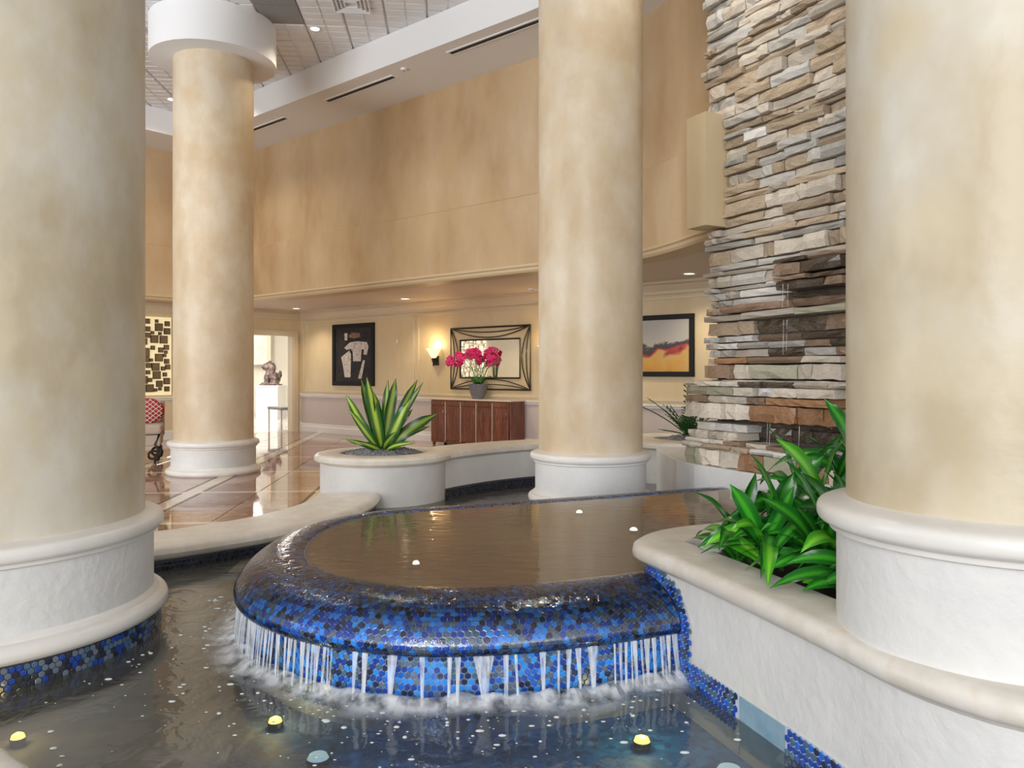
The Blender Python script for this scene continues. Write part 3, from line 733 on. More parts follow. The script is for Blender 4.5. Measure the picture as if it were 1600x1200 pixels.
# dark feathery plant in far planter
zz = thing('feather_plant', 'dark green feathery arching plant in far planter left of stone wall', 'plant', (2.45, 11.0, .6))
rr = random.Random(3)
for k in range(22):
    a = rr.uniform(0, 2*PI); L = rr.uniform(.3, .62); el = rr.uniform(.35, 1.3)
    if k == 0: a = PI; el = .75; L = .82
    if k == 1: a = PI*.95; el = .95; L = .75
    if k == 2: a = PI/2; el = 1.45; L = .78
    b = MB(); pts = []
    for i in range(9):
        t = i/8; pts.append(Vector((math.cos(a)*math.cos(el)*L*t*(1+.25*t), math.sin(a)*math.cos(el)*L*t*(1+.25*t), math.sin(el)*L*t-.12*L*t*t)))
    b.tube(pts, .008, 5)
    for i in range(2, 9):
        for sgn in (-1, 1):
            p = pts[i]; d = (pts[i]-pts[i-1]).normalized(); sd = d.cross(Vector((0, 0, 1))).normalized()
            ll = .10*(1.15-.06*i)
            tipp = p+(sd*sgn*.8+d*.6).normalized()*ll; w_ = d*.018
            m_ = (p+tipp)/2+Vector((0, 0, .008))
            b.add([p, m_+w_, tipp, m_-w_], [(0, 1, 2, 3)])
    b.build('frond', M['leaf_zz'], zz, fix=False)

# ------------------------------------------------------------------ raised white planter on the right
pl = thing('raised_planter', 'large raised white stucco planter wall with bull-nosed cap at right foreground', 'planter', (1.4, 3.5, 0))
lip = spline([(.625, 4.13), (.70, 3.90), (.79, 3.66), (.89, 3.36), (.98, 3.08), (1.05, 2.85), (1.10, 2.66), (1.155, 2.46), (1.25, 2.28), (1.38, 2.14), (1.60, 2.06), (1.95, 2.12), (2.3, 2.5), (2.6, 3.2), (2.65, 4.2), (2.4, 4.95), (1.9, 4.98), (1.4, 4.78), (1.02, 4.62), (.82, 4.48), (.69, 4.31)], .07, closed=True)
# path runs clockwise seen from above? make sure outside = left offset
ar = sum(lip[i][0]*lip[(i+1) % len(lip)][1]-lip[(i+1) % len(lip)][0]*lip[i][1] for i in range(len(lip)))
if ar > 0: lip = lip[::-1]
LP = [(-.07, .50), (-.055, .515), (-.045, .525), (-.02, .53), (-.004, .545), (.0, .57), (-.004, .592), (-.02, .608), (-.05, .615), (-.27, .615), (-.28, .60), (-.28, .50)]
b = MB(); b.sweep(lip, LP, closed=True); b.build('cap', M['cap'], pl, world=True, smooth=40)
body = offset_poly(lip, -.07)
b = MB(); b.sweep(body, [(0, -.40), (0, .505), (-.15, .505), (-.15, -.40)], closed=True); b.build('wall_body', M['stucco'], pl, world=True, smooth=40)
so = offset_poly(lip, -.25)
bm = bmesh.new(); e = loop(bm, so, .565); bmesh.ops.triangle_fill(bm, use_beauty=True, edges=e)
for f in bm.faces:
    if f.normal.z < 0: f.normal_flip()
me = bpy.data.meshes.new('soil'); bm.to_mesh(me); bm.free(); me.materials.append(M['soil'])
o = bpy.data.objects.new('soil', me); COL.objects.link(o); o.parent = pl; o.location = (-1.4, -3.5, 0)
# front face path of the wall (for mosaic), from the basin corner toward the camera
i0 = min(range(len(body)), key=lambda i: (Vector(body[i])-Vector((.66, 4.25))).length)
rot = body[i0:]+body[:i0]
if rot[3][1] > rot[0][1]: rot = [rot[0]]+rot[1:][::-1]
front = rot[:46]
ff, FL = path_surf(front, .0, lambda v: v, flip=1)
p_t, n_t = ff(.5, 0)
if n_t.x > 0: ff, FL = path_surf(front, .0, lambda v: v, flip=-1)
def ffo(k):
    def g(s, v): p, n = ff(s, v); return p+n*k, n
    return g
sk0, sk1 = .89, 1.20       # where the glass plate interrupts the strip
def strip(s0, s1, z0, z1):
    b = MB(); n = max(2, int((s1-s0)/.03)); vs = []
    for i in range(n+1):
        s_ = s0+(s1-s0)*i/n
        for k, z in ((0, z0), (0.006, z0), (.006, z1), (0, z1)):
            p, nn = ffo(k)(s_, z); vs.append(p)
    fs = [(i*4+q, i*4+(q+1) % 4, i*4+4+(q+1) % 4, i*4+4+q) for i in range(n) for q in range(4)]
    fs += [(3, 2, 1, 0), tuple(n*4+q for q in range(4))]
    b.add(vs, fs); return b
for (a0, a1) in ((.62, sk0), (sk1, 2.1)):
    strip(a0, a1, -.12, .135).build('tile_backing', M['grout'], pl, world=True)
    hexes(ffo(.006), a0, a1, -.03, .135, .031, [M['tiles'][k] for k in (0, 1, 6, 3, 4)], pl, 110, seed=int(a0*9), h=.003)
strip(sk0+.004, sk1-.004, -.08, .13).build('skimmer_plate', M['cool_plate'], pl, world=True)
# upper mosaic border where basin rim dies into the wall
# ------------------------------------------------------------------ the fountain basin
fn = thing('fountain_basin', 'raised infinity-edge basin clad in blue hexagonal mosaic spilling into the pool', 'fountain', (0, 5, -.4))
inner = spline([(1.35, 4.62), (1.0, 4.34), (.678, 4.16), (.40, 4.03), (.128, 3.935), (-.125, 3.872), (-.412, 3.862), (-.70, 3.955), (-.94, 4.13), (-1.12, 4.38), (-1.22, 4.72), (-1.245, 5.08), (-1.19, 5.44), (-1.05, 5.71), (-.78, 5.91), (-.2, 6.16), (.45, 6.44), (1.09, 6.717), (1.95, 7.10)], .06)
inner = [tuple(p) for p in resample(inner, .03)]
# walking this path the outside lies to the left?  front runs to -x, outside is -y => left
PF = [(0, .448), (.05, .455), (.12, .452), (.19, .440), (.26, .415), (.32, .380), (.365, .335), (.385, .295), (.378, .262), (.355, .243), (.325, .236), (.30, .225), (.295, .19), (.295, .03), (.295, -.2)]
b = MB(); b.sweep(inner, [(o-.004, z) for o, z in PF]+[(.2, -.4), (.1, -.4), (.0, .35)]); b.build('basin_rim', M['grout'], fn, world=True, smooth=50)
# profile as a smooth arc-length curve
pfs = spline([(a, c) for a, c in PF], .01); pfr = resample(pfs, .006); PL = .006*0
plen = [0]
for a, c in zip(pfr, pfr[1:]): plen.append(plen[-1]+(Vector(c)-Vector(a)).length)
mid = offset_poly(inner, .30, closed=False); midr = [Vector(p) for p in mid]
ml = [0]
for a, c in zip(midr, midr[1:]): ml.append(ml[-1]+(c-a).length)
nin = [Vector(n).normalized() for n in normals(inner, False)]
for _ in range(6): nin = [((nin[max(0, i-1)]+nin[i]*2+nin[min(len(nin)-1, i+1)])).normalized() for i in range(len(nin))]
import bisect
def rim(s, v):
    i = min(len(ml)-2, max(0, bisect.bisect_right(ml, s)-1)); t = (s-ml[i])/(ml[i+1]-ml[i])
    p = Vector(inner[i]).lerp(Vector(inner[i+1]), t); n = nin[i].lerp(nin[i+1], t).normalized()
    v = max(0, min(plen[-1]-1e-5, v)); k = min(len(plen)-2, bisect.bisect_right(plen, v)-1); u = (v-plen[k])/(plen[k+1]-plen[k])
    q = Vector(pfr[k]).lerp(Vector(pfr[k+1]), u)
    k0, k1 = max(0, k-1), min(len(pfr)-1, k+2); d = (Vector(pfr[k1])-Vector(pfr[k0])).normalized()
    nn = Vector((n.x*-d.y*-1, n.y*-d.y*-1, d.x)) ; nn = Vector((-d.y*n.x, -d.y*n.y, d.x))
    return Vector((p.x+n.x*q.x, p.y+n.y*q.x, q.y)), nn.normalized()
def in_planter(p): return inside((p.x, p.y), offset_poly(lip, -.03))
pt_ = offset_poly(lip, -.05)
nt_ = hexes(rim, .35, ml[-1]-.1, .01, plen[-1]-.12, .0305, M['tiles'], fn, 300, seed=8, keep=lambda p: not inside((p.x, p.y), pt_))
print('fountain tiles', nt_)
# mosaic border on the planter wall where the rim dies into it
PB = [Vector(q) for q in PF[:9]]+[Vector((.385, .26)), Vector((.385, .15)), Vector((.385, .0)), Vector((.385, -.1))]
ipts = [Vector(p) for p in inner]
def rim_uv(p):
    k = min(range(len(ipts)), key=lambda i: (ipts[i]-Vector((p.x, p.y))).length)
    return Vector(((Vector((p.x, p.y))-ipts[k]).dot(nin[k]), p.z))
def in_border(p):
    q = rim_uv(p); d = 9
    for a, c in zip(PB, PB[1:]):
        t = max(0, min(1, (q-a).dot(c-a)/(c-a).length_squared)); d = min(d, (a+(c-a)*t-q).length)
    return d < .075 or q.x < .385 and q.y < .30 or q.y < .13
b = MB(); ds = .012
for i in range(int(.66/ds)):
    for k in range(int(.62/ds)):
        s_, v_ = .0+i*ds, -.12+k*ds
        if in_border(ffo(0)(s_+ds/2, v_+ds/2)[0]):
            c4_ = [ffo(.005)(s_+a*ds, v_+c*ds)[0] for a, c in ((0, 0), (1, 0), (1, 1), (0, 1))]
            b.add(c4_, [(0, 1, 2, 3)])
b.build('tile_backing', M['grout'], pl, world=True)
hexes(ffo(.006), 0.0, .66, -.03, .51, .031, [M['tiles'][k] for k in (0, 1, 6, 3, 4)], pl, 90, seed=31, h=.003, keep=in_border)
# basin interior and its water
wat = [p for p in inner]+[(2.45, 7.0), (2.7, 6.2), (2.4, 5.25), (1.9, 5.1), (1.5, 4.95)]
bm = bmesh.new(); e = loop(bm, wat, .452); bmesh.ops.triangle_fill(bm, use_beauty=True, edges=e)
for f in bm.faces:
    if f.normal.z < 0: f.normal_flip()
me = bpy.data.meshes.new('basin_water'); bm.to_mesh(me); bm.free(); me.materials.append(M['water_top'])
bw = bpy.data.objects.new('basin_water', me); COL.objects.link(bw); bw.parent = fn; bw.location = (0, -5, .4); bw['kind'] = 'stuff'
bm = bmesh.new(); e = loop(bm, offset_poly(inner, .02, False)+wat[-5:], .36); bmesh.ops.triangle_fill(bm, use_beauty=True, edges=e)
me = bpy.data.meshes.new('basin_floor'); bm.to_mesh(me); bm.free(); me.materials.append(M['basin_floor'])
bf = bpy.data.objects.new('basin_floor', me); COL.objects.link(bf); bf.parent = fn; bf.location = (0, -5, .4)
# thin film of water sliding over the rounded rim
b = MB(); nv = 22; ns = int(ml[-1]/.04); vs = []
vend = plen[min(range(len(pfr)), key=lambda k: abs(pfr[k][0]-.36)+abs(pfr[k][1]-.246))]
for i in range(ns+1):
    for k in range(nv+1):
        p, n = rim(i*ml[-1]/ns, k*vend/nv); vs.append(p+n*(.0075))
b.add(vs, [(i*(nv+1)+k, (i+1)*(nv+1)+k, (i+1)*(nv+1)+k+1, i*(nv+1)+k+1) for i in range(ns) for k in range(nv)])
fl = b.build('water_film', M['water_film'], fn, world=True, fix=False, smooth=80); fl['kind'] = 'stuff'
# strands falling from the rim
b = MB(); rr = random.Random(12); s = .45
def px_of(p): return 800+1240*p.x/p.y
while s < 4.2:
    p, n = rim(s, vend); h2 = Vector((n.x, n.y, 0))
    i = min(len(ml)-2, bisect.bisect_right(ml, s)-1); nn = nin[i]; tt = Vector((-nn.y, nn.x, 0)); n3 = Vector((nn.x, nn.y, 0))
    x_ = px_of(p)
    dens = 3.4 if (x_ < 530 or x_ > 960) else 1.0
    w0 = .004+.018*rr.random()**2.2 if dens == 1 else rr.uniform(.002, .009); w1 = w0*rr.uniform(.25, .6)
    lean = rr.uniform(-.012, .012); rows = 7; vs = []
    fork = rr.random() < .4
    for k in range(rows):
        t = k/(rows-1); c = p+n3*(.01+.02*t)+tt*(lean*t)+Vector((0, 0, 1))*(-(p.z-WZ)*t+.006)
        w_ = w0*(1-t)**1.5*(1.9 if fork else 1)+w1+(.004*t)
        for a in range(6):
            an = 2*PI*a/6; vs.append(c+tt*math.cos(an)*w_+n3*math.sin(an)*w_*.35)
    b.add(vs, [(k*6+a, k*6+(a+1) % 6, k*6+6+(a+1) % 6, k*6+6+a) for k in range(rows-1) for a in range(6)])
    s += (.03+.12*rr.random()**1.5)/dens
st = b.build('falling_water', M['strand'], fn, world=True, smooth=80, fix=False); st['kind'] = 'stuff'
# foam where the water lands
b = MB(); vs = []; dn = []; ns = 260; rows = 12; S0, S1 = .3, 4.6
for i in range(ns+1):
    s = S0+(S1-S0)*i/ns; j = min(len(ml)-2, bisect.bisect_right(ml, s)-1); nn = nin[j]; p = Vector(inner[j])
    wd = .24+.16*noise.noise(Vector((s*2.3, 0, 0)))
    for k in range(rows+1):
        t = k/rows; o_ = .300+wd*t; q = p+nn*o_
        z = WZ+.006+0.05*max(0, math.sin(PI*min(1, t*1.6)))*(.5+abs(noise.noise(Vector((q.x*9, q.y*9, 3)))))
        vs.append((q.x, q.y, z)); dn.append(max(0, (1-t)**.9*(1.0 if t > .02 else .6)) if t < .98 else 0)
b.add(vs, [(i*(rows+1)+k, (i+1)*(rows+1)+k, (i+1)*(rows+1)+k+1, i*(rows+1)+k+1) for i in range(ns) for k in range(rows)])
fo_ = b.build('foam', M['foam'], fn, world=True, smooth=80, fix=False); fo_['kind'] = 'stuff'
at = fo_.data.attributes.new('dens', 'FLOAT', 'POINT'); at.data.foreach_set('value', dn)
# bubbles drifting on the pool
b = MB(); rr = random.Random(5); cnt = 0
while cnt < 330:
    if rr.random() < .55:
        s = rr.uniform(.3, 4.4); j = min(len(ml)-2, bisect.bisect_right(ml, s)-1); q = Vector(inner[j])+nin[j]*(.42+abs(rr.gauss(0, .28)))
    else: q = Vector((rr.uniform(-2.3, 1.2), rr.uniform(2.6, 5.2)))
    if not inside(q, pool) or inside(q, lip) or inside(q, mid) or (q-Vector((-2.95, 4.36))).length < 1.02: continue
    r0 = rr.choice([.0025, .003, .003, .004, .005, .006, .008, .011])
    b.lathe([(r0, 0), (r0*.8, r0*.3), (0, r0*.45)], 8, (q.x, q.y, WZ+.0015), cap=False, sx=rr.uniform(.8, 1.8)); cnt += 1
bb = b.build('pool_bubbles', M['bubble'], fix=False, smooth=80); tag(bb, 'small white bubbles scattered over the dark pool water', 'bubbles', kind='stuff')

# underwater lamps, and glowing discs for reflected downlights
def lamp(name, label, px, py, z, r, m, sx=1.0, power=0, col=(1, 1, 1), rough=False, cat='light'):
    y = 1240*(1.5-z)/(py-581); x = (px-800)/1240*y
    t = thing(name, label, cat, (x, y, z-.05))
    b = MB(); b.lathe([(r*1.0, 0), (r*1.05, .02), (r*1.12, .034), (r*1.02, .036), (r*.98, .02)], 24, cap=True); b.build('housing', M['dark_iron'], t, smooth=40)
    b = MB(); b.lathe([(r, .03), (r*.8, .048), (r*.4, .055), (0, .057)], 24, cap=False, sx=sx); b.build('lens', m, t, smooth=80)
    if power: 
        lt = point('lamp_light', (x, y, z+.03), power, col, .03)
    return t
lamp('pool_lamp', 'yellow underwater lamp in the pool left of the waterfall', 430, 1122, -.08, .032, M['lamp_yellow'], power=.5, col=(1, .75, .25))
lamp('pool_lamp', 'yellow underwater lamp below the right end of the waterfall', 1003, 1152, -.08, .036, M['lamp_yellow'], power=.5, col=(1, .8, .35))
lamp('pool_lamp', 'yellow underwater lamp at the far left edge of the pool', 28, 1147, -.08, .03, M['lamp_yellow'], power=.3, col=(1, .75, .25))
lamp('pool_lamp', 'pale aqua lens under water at the bottom of the picture left of centre', 497, 1178, -.08, .045, M['lamp_pale'])
lamp('pool_lamp', 'pale round lens under water at bottom right below the white planter wall', 1140, 1199, -.08, .055, M['lamp_pale'])
lamp('basin_lamp_or_glint', 'white underwater lamp in basin under the mirrored leafy plant', 650, 877, .40, .022, M['lamp_or_glint_white'])
lamp('basin_lamp_or_glint', 'small white glowing disc for a ceiling light reflection far back in basin before centre column', 905, 798, .40, .028, M['lamp_or_glint_white'])  # added glowing disc in place of a ceiling downlight's reflection on the water
lamp('basin_lamp_or_glint', 'white glowing disc for a ceiling light reflection in basin near the planter corner', 990, 825, .40, .030, M['lamp_or_glint_white'])  # second added disc, standing for a mirrored ceiling downlight

# ------------------------------------------------------------------ the stone wall
O2 = Vector((2.13, 8.5)); A2 = Vector((.4552, -.8904)); N2 = Vector((-.8904, -.4552)); RS = math.atan2(A2.y, A2.x)
sw = thing('stone_wall', 'tall stacked ledgestone water wall with dripping ledges right of centre', 'stone wall', (O2.x, O2.y, 0), RS)
# local frame: x along wall toward camera, -y outward (toward the pool)
rr = random.Random(99)
def rock_mesh(seed):
    r2 = random.Random(seed); nx, nz = 5, 3; vs = []; 
    for i in range(nx):
        for k in range(nz):
            x = i/(nx-1)-.5; z = k/(nz-1)-.5
            e_ = .10 if (i in (0, nx-1) or k in (0, nz-1)) else 0
            jx = r2.uniform(-.02, .02); jz = r2.uniform(-.045, .045)
            y = -.5+r2.uniform(-.05, .06)+(.07 if e_ else 0)
            vs.append((x*.985+jx*.6, y, z*.95+jz))
    nf = len(vs)
    for i in range(nx):
        for k in (0, nz-1): 
            a = vs[i*nz+k]; vs.append((a[0]*1.0, .5, a[2]))
    fs = [(i*nz+k, (i+1)*nz+k, (i+1)*nz+k+1, i*nz+k+1) for i in range(nx-1) for k in range(nz-1)]
    for i in range(nx-1):
        fs.append((i*nz, nf+i*2, nf+(i+1)*2, (i+1)*nz)); fs.append((i*nz+nz-1, (i+1)*nz+nz-1, nf+(i+1)*2+1, nf+i*2+1))
    fs.append((0, 1, 2, nf+1, nf)); e1 = (nx-1)*nz; fs.append((e1, nf+(nx-1)*2, nf+(nx-1)*2+1, e1+2, e1+1))
    b = MB(); b.add(vs, fs); me = b.mesh('stone'); bm = bmesh.new(); bm.from_mesh(me); bmesh.ops.recalc_face_normals(bm, faces=bm.faces); bm.to_mesh(me); bm.free()
    return me
RV = {}
for key in ('st_tan', 'st_cream', 'st_grey', 'st_white', 'st_wet', 'st_orange', 'st_brown', 'st_mossy'):
    RV[key] = []
    for k in range(7):
        me = rock_mesh(k*13+5); me.materials.append(M[key]); RV[key].append(me)
stone_count = 0; STONES = []
def stone(x, z, l, h, p, d, key, tilt=0, yaw=0):
    """one stone: x centre, z centre, outer face at distance p out of the wall plane, depth d"""
    global stone_count
    o = bpy.data.objects.new('stone', rr.choice(RV[key])); COL.objects.link(o); o.parent = sw
    o.location = (x, -(p-d/2), z); o.scale = (l*(1 if rr.random() < .5 else -1), d, h); o.rotation_euler = (0, tilt, yaw)
    stone_count += 1; STONES.append(o)
def pick(opts):
    t = rr.random()*sum(w for _, w in opts)
    for k, w_ in opts:
        t -= w_
        if t <= 0: return k
    return opts[-1][0]
z = 1.02; ZTOP = 6.68
while z < ZTOP:
    h = rr.choice([.05, .07, .085, .10, .12, .15]) if z < 5.6 else rr.uniform(.12, .2)
    h = min(h, ZTOP-z)
    x = -.03+rr.uniform(-.05, .04)
    if 3.0 < z+h/2 < 4.18: x = .22+rr.uniform(-.03, .03)
    amax = 1.78 if z < 5.6 else 1.3
    while x < amax:
        l = rr.choice([.18, .3, .38, .46, .56, .7])*(1.0 if h < .12 else .85)
        if x+l > amax: l = amax-x+.12
        xc = x+l/2; zc = z+h/2; p = rr.uniform(0.0, .085)
        if z > 2.6: key = pick([('st_tan', 5), ('st_cream', 6), ('st_grey', 3), ('st_white', .6)])
        else: key = pick([('st_tan', 1), ('st_cream', 3.5), ('st_grey', 3), ('st_white', 4)])
        if 2.28 < zc < 2.55 and xc > 1.1: key = pick([('st_brown', 3), ('st_wet', 1)]); p += .20
        elif 2.14 < zc <= 2.28 and xc > 1.15: key = 'st_wet'; p = .0
        elif 1.98 < zc <= 2.16 and xc > .45: key = pick([('st_brown', 3), ('st_mossy', 1.2), ('st_cream', 2)]); p += .14
        elif 1.62 < zc <= 1.98 and xc > .75: key = pick([('st_wet', 2.5), ('st_brown', 1.5), ('st_grey', 1)]); p = max(0, p-.03)
        elif 1.36 < zc <= 1.62 and xc > .35: key = pick([('st_orange', 1.2), ('st_mossy', 1), ('st_cream', 2.5), ('st_brown', 1)]); p += .22
        elif zc <= 1.36: key = pick([('st_wet', 1.5), ('st_cream', 2)]) if xc > .8 else 'st_cream'; p += .10
        stone(xc, zc, l-.004, h-.011, p, .30, key, tilt=rr.uniform(-.018, .018)); x += l
    z += h
# projecting band of bigger stones
z = 1.03
for h, keys in ((.16, [('st_orange', 3), ('st_cream', 1.6)]), (.075, [('st_cream', 2), ('st_mossy', 1), ('st_brown', 1), ('st_orange', 1)]), (.09, [('st_cream', 3), ('st_white', 1), ('st_mossy', 1)]), (.055, [('st_wet', 2), ('st_cream', 2), ('st_brown', 1)])):
    x = -.02+rr.uniform(-.03, .05)
    while x < 1.85:
        l = rr.uniform(.24, .42); kk = keys
        if h == .16 and x < .6: kk = [('st_cream', 2), ('st_mossy', 2)]
        if h == .055 and x < .6: kk = [('st_cream', 1)]
        stone(x+l/2, z+h/2, l-.006, h-.006, .37+rr.uniform(-.03, .04), .36, pick(kk)); x += l
    z += h
# basin under it: front blocks and thin flags on top
x = .02
while x < 1.9:
    l = rr.uniform(.24, .40); key = pick([('st_orange', 2), ('st_mossy', 1), ('st_cream', 1.4)]) if x > .25 else 'st_mossy'
    stone(x+l/2, .56+.085, l-.006, .17, .40+rr.uniform(-.02, .03), .34, key); x += l
x = .0
while x < 1.9:
    l = rr.uniform(.2, .42); stone(x+l/2, .755, l-.006, .05, .42+rr.uniform(-.03, .04), .36, pick([('st_cream', 2), ('st_white', 1), ('st_tan', 1)])); x += l
x = .02
while x < 1.9:
    l = rr.uniform(.2, .42); stone(x+l/2, .80, l-.006, .04, .37+rr.uniform(-.05, .04), .28, pick([('st_cream', 2), ('st_white', 1.4), ('st_brown', .6)])); x += l
x = -.02
while x < .5:
    l = rr.uniform(.2, .3); stone(x+l/2, .86, l, .08, .30, .3, 'st_cream'); stone(x+l/2+.04, .94, l, .08, .22, .3, 'st_white'); x += l
for k in range(6): stone(.5+k*.25, .90, .26, .12, .02, .2, 'st_wet')
for k in range(6): stone(.5+k*.25, .995, .26, .06, .05, .2, 'st_wet')
def vis(o):
    x = o.location.x; c = O2+A2*x-N2*o.location.y; px = 800+1240*c.x/c.y; py = 581+1240*(1.5-o.location.z)/c.y
    return o.scale[2]*abs(o.scale[0])*(0.01 if (py < -20 or px > 1350) else 1)
STONES.sort(key=vis, reverse=True)
b = MB(); keys = list(RV)
for o in STONES[300:]:
    mtx = Matrix.LocRotScale(o.location, o.rotation_euler, o.scale)
    ki = [M[k] for k in keys].index(o.data.materials[0])
    b.add([mtx @ v.co for v in o.data.vertices], [tuple(p.vertices) for p in o.data.polygons], ki)
    bpy.data.objects.remove(o)
if b.v: o = b.build('upper_stonework', [M[k] for k in keys], sw); o['kind'] = 'stuff'
print('stones', stone_count)
b = MB(); b.box((1.3, .33, 3.62), (2.5, .56, 6.15)); b.build('core', M['mortar'], sw)
b = MB(); b.box((1.05, -.12, .79), (1.8, .30, .02)); o = b.build('ledge_water', M['water_pool'], sw); o['kind'] = 'stuff'
b = MB(); rr2 = random.Random(2)
for (x, z0, z1, p) in ((1.28, 2.30, 2.08, .27), (1.34, 2.30, 2.10, .27), (1.22, 1.98, 1.66, .2), (1.26, 1.98, 1.7, .2), (1.10, 1.02, .82, .28), (1.13, 1.02, .82, .28), (1.5, 1.02, .84, .3)):
    b.tube([(x, -p, z0), (x+.005, -p-.01, (z0+z1)/2), (x, -p-.01, z1)], [.004, .003, .002], 5)
o = b.build('trickling_water', M['strand'], sw, smooth=80); o['kind'] = 'stuff'
# white plinth that carries it
pp = [(1.80, 9.9), (1.74, 9.2), (1.76, 8.5), (1.85, 8.05), (2.25, 7.27), (2.7, 6.4), (3.0, 5.6), (3.8, 5.6), (3.8, 9.9)]
pts = []
for q in pp:
    d = Vector(q)-O2; pts.append((d.dot(A2), -d.dot(N2)))
b = MB(); b.prism(pts, -.4, .56); b.build('plinth', M['stucco'], sw, bevel=.01)
# beige block that caps the band beside the stone
blk = MB(); 
q = O2+A2*.03+N2*.03
blk.box((.08, -.02, 3.60), (.30, .50, 1.17)); o = blk.build('trim_14', M['wall_alcove']); o.location = (O2.x, O2.y, 0); o.rotation_euler = (0, 0, RS); struct(o)

# ------------------------------------------------------------------ things on the alcove wall
def alc(name, label, cat, s, z, off=0, group=None):
    q = Vector(loc_alc(s))+V*off
    return thing(name, label, cat, (q.x, q.y, z), ROT, group)
# picture with the pale garment
def frame_parts(t, w_, h_, fw, m, d=.05):
    b = MB()
    b.box((0, -d/2, h_-fw/2), (w_, d, fw)); b.box((0, -d/2, fw/2), (w_, d, fw))
    for s_ in (-1, 1): b.box((s_*(w_-fw)/2, -d/2, h_/2), (fw, d, h_-2*fw))
    b.build('frame', m, t, bevel=.006)
pic = alc('framed_picture', 'large black-framed dark picture with pale shirt-like shapes left of wall sconce', 'picture', 2.16, 1.17)
frame_parts(pic, 1.56, 1.47, .10, M['frame_black'])
b = MB(); b.box((0, -.015, .735), (1.38, .03, 1.29)); b.build('canvas', mat('dark_print', (.012, .010, .010), .5, col2=(.04, .028, .024), nscale=4, col3=(.02, .035, .05), spec=.2), pic)
def flat(pts, m, par, y=-.034, name='print_shape'):
    b = MB(); n = len(pts); b.add([(x, y, z) for x, z in pts]+[(x, y+.004, z) for x, z in pts], [tuple(range(n)), tuple(range(n, 2*n))[::-1]]+[(i, n+i, n+(i+1) % n, (i+1) % n) for i in range(n)])
    return b.build(name, m, par)
pale = mat('pale_print', (.55, .48, .42), .3, col2=(.70, .64, .58), nscale=6, col3=(.30, .22, .18)); tanp = mat('tan_print', (.30, .15, .09), .3, col2=(.10, .06, .05), nscale=12)
flat([(-.25, .95), (-.1, 1.03), (.2, 1.05), (.52, 1.02), (.58, .92), (.52, .72), (.40, .74), (.42, .86), (.33, .85), (.30, .58), (.02, .58), (.0, .80), (-.08, .88), (-.22, .85), (-.32, .90)], pale, pic)
flat([(-.44, .68), (-.12, .84), (-.06, .74), (-.08, .20), (-.30, .20), (-.36, .45)], pale, pic, -.036)
flat([(.38, .60), (.46, .60), (.33, .17), (.20, .17)], pale, pic, -.036)
flat([(-.14, 1.2), (-.02, 1.26), (.25, 1.24), (.30, 1.15), (.1, 1.12), (-.12, 1.14)], tanp, pic, -.036)
flat([(-.30, 1.08), (-.20, 1.08), (-.20, 1.25), (-.32, 1.25)], pale, pic, -.036)
# sconces
def sconce(s, label):
    t = alc('wall_sconce', label, 'lamp', s, 1.62, 0)
    b = MB(); b.box((0, -.012, .12), (.11, .024, .20)); b.lathe([(.012, 0), (.03, .03), (.02, .06), (.045, .12), (.05, .17), (.03, .18)], 16, (0, -.10, 0)); b.box((0, -.05, .13), (.03, .09, .03)); b.build('bracket', M['dark_iron'], t, smooth=40)
    b = MB(); b.lathe([(.04, .17), (.075, .22), (.11, .29), (.155, .36), (.175, .37), (.165, .372), (.10, .30), (.06, .22), (.035, .18)], 24, (0, -.10, 0), cap=False); b.build('shade', M['shade'], t, smooth=60)
    q = Vector(loc_alc(s))+V*.12; point('sconce_light', (q.x, q.y, 2.08), 5, (1, .72, .36), .06)
sconce(4.99, 'lit cone-shaped glass wall sconce between dark picture and mirror')
sconce(8.03, 'lit cone-shaped glass wall sconce mostly hidden behind the centre column')
# mirror
W_, H_ = 2.15, 1.25
mi = alc('wall_mirror', 'rectangular mirror in wide frame of curved dark iron bars above credenza', 'mirror', 6.51, 1.15)
b = MB()
b.tube([(-W_/2, -.03, 0), (W_/2, -.03, 0), (W_/2, -.03, H_), (-W_/2, -.03, H_)], .02, 4, closed=True); b.build('outer_frame', M['dark_iron'], mi)
iw, ih, iz = 1.62, .77, .23
b = MB(); b.tube([(-iw/2, -.03, iz), (iw/2, -.03, iz), (iw/2, -.03, iz+ih), (-iw/2, -.03, iz+ih)], .018, 4, closed=True); b.build('inner_frame', M['dark_iron'], mi)
b = MB(); b.box((0, -.012, iz+ih/2), (iw, .012, ih)); b.build('mirror_glass', M['mirror'], mi)
for (x0, z0, x1, z1, nx, nz) in ((-1, 0, 1, 0, 0, 1), (-1, 1, 1, 1, 0, -1), (-1, 0, -1, 1, 1, 0), (1, 0, 1, 1, -1, 0)):
    for bow in (.10, .205):
        pts = []
        for i in range(15):
            t = i/14; f = 4*t*(1-t)
            pts.append(((x0+(x1-x0)*t)*W_/2+nx*bow*f*1.05, -.03, (z0+(z1-z0)*t)*H_+nz*bow*f))
        b = MB(); b.tube(pts, .011, 5); b.build('curved_bar', M['dark_iron'], mi, smooth=60)
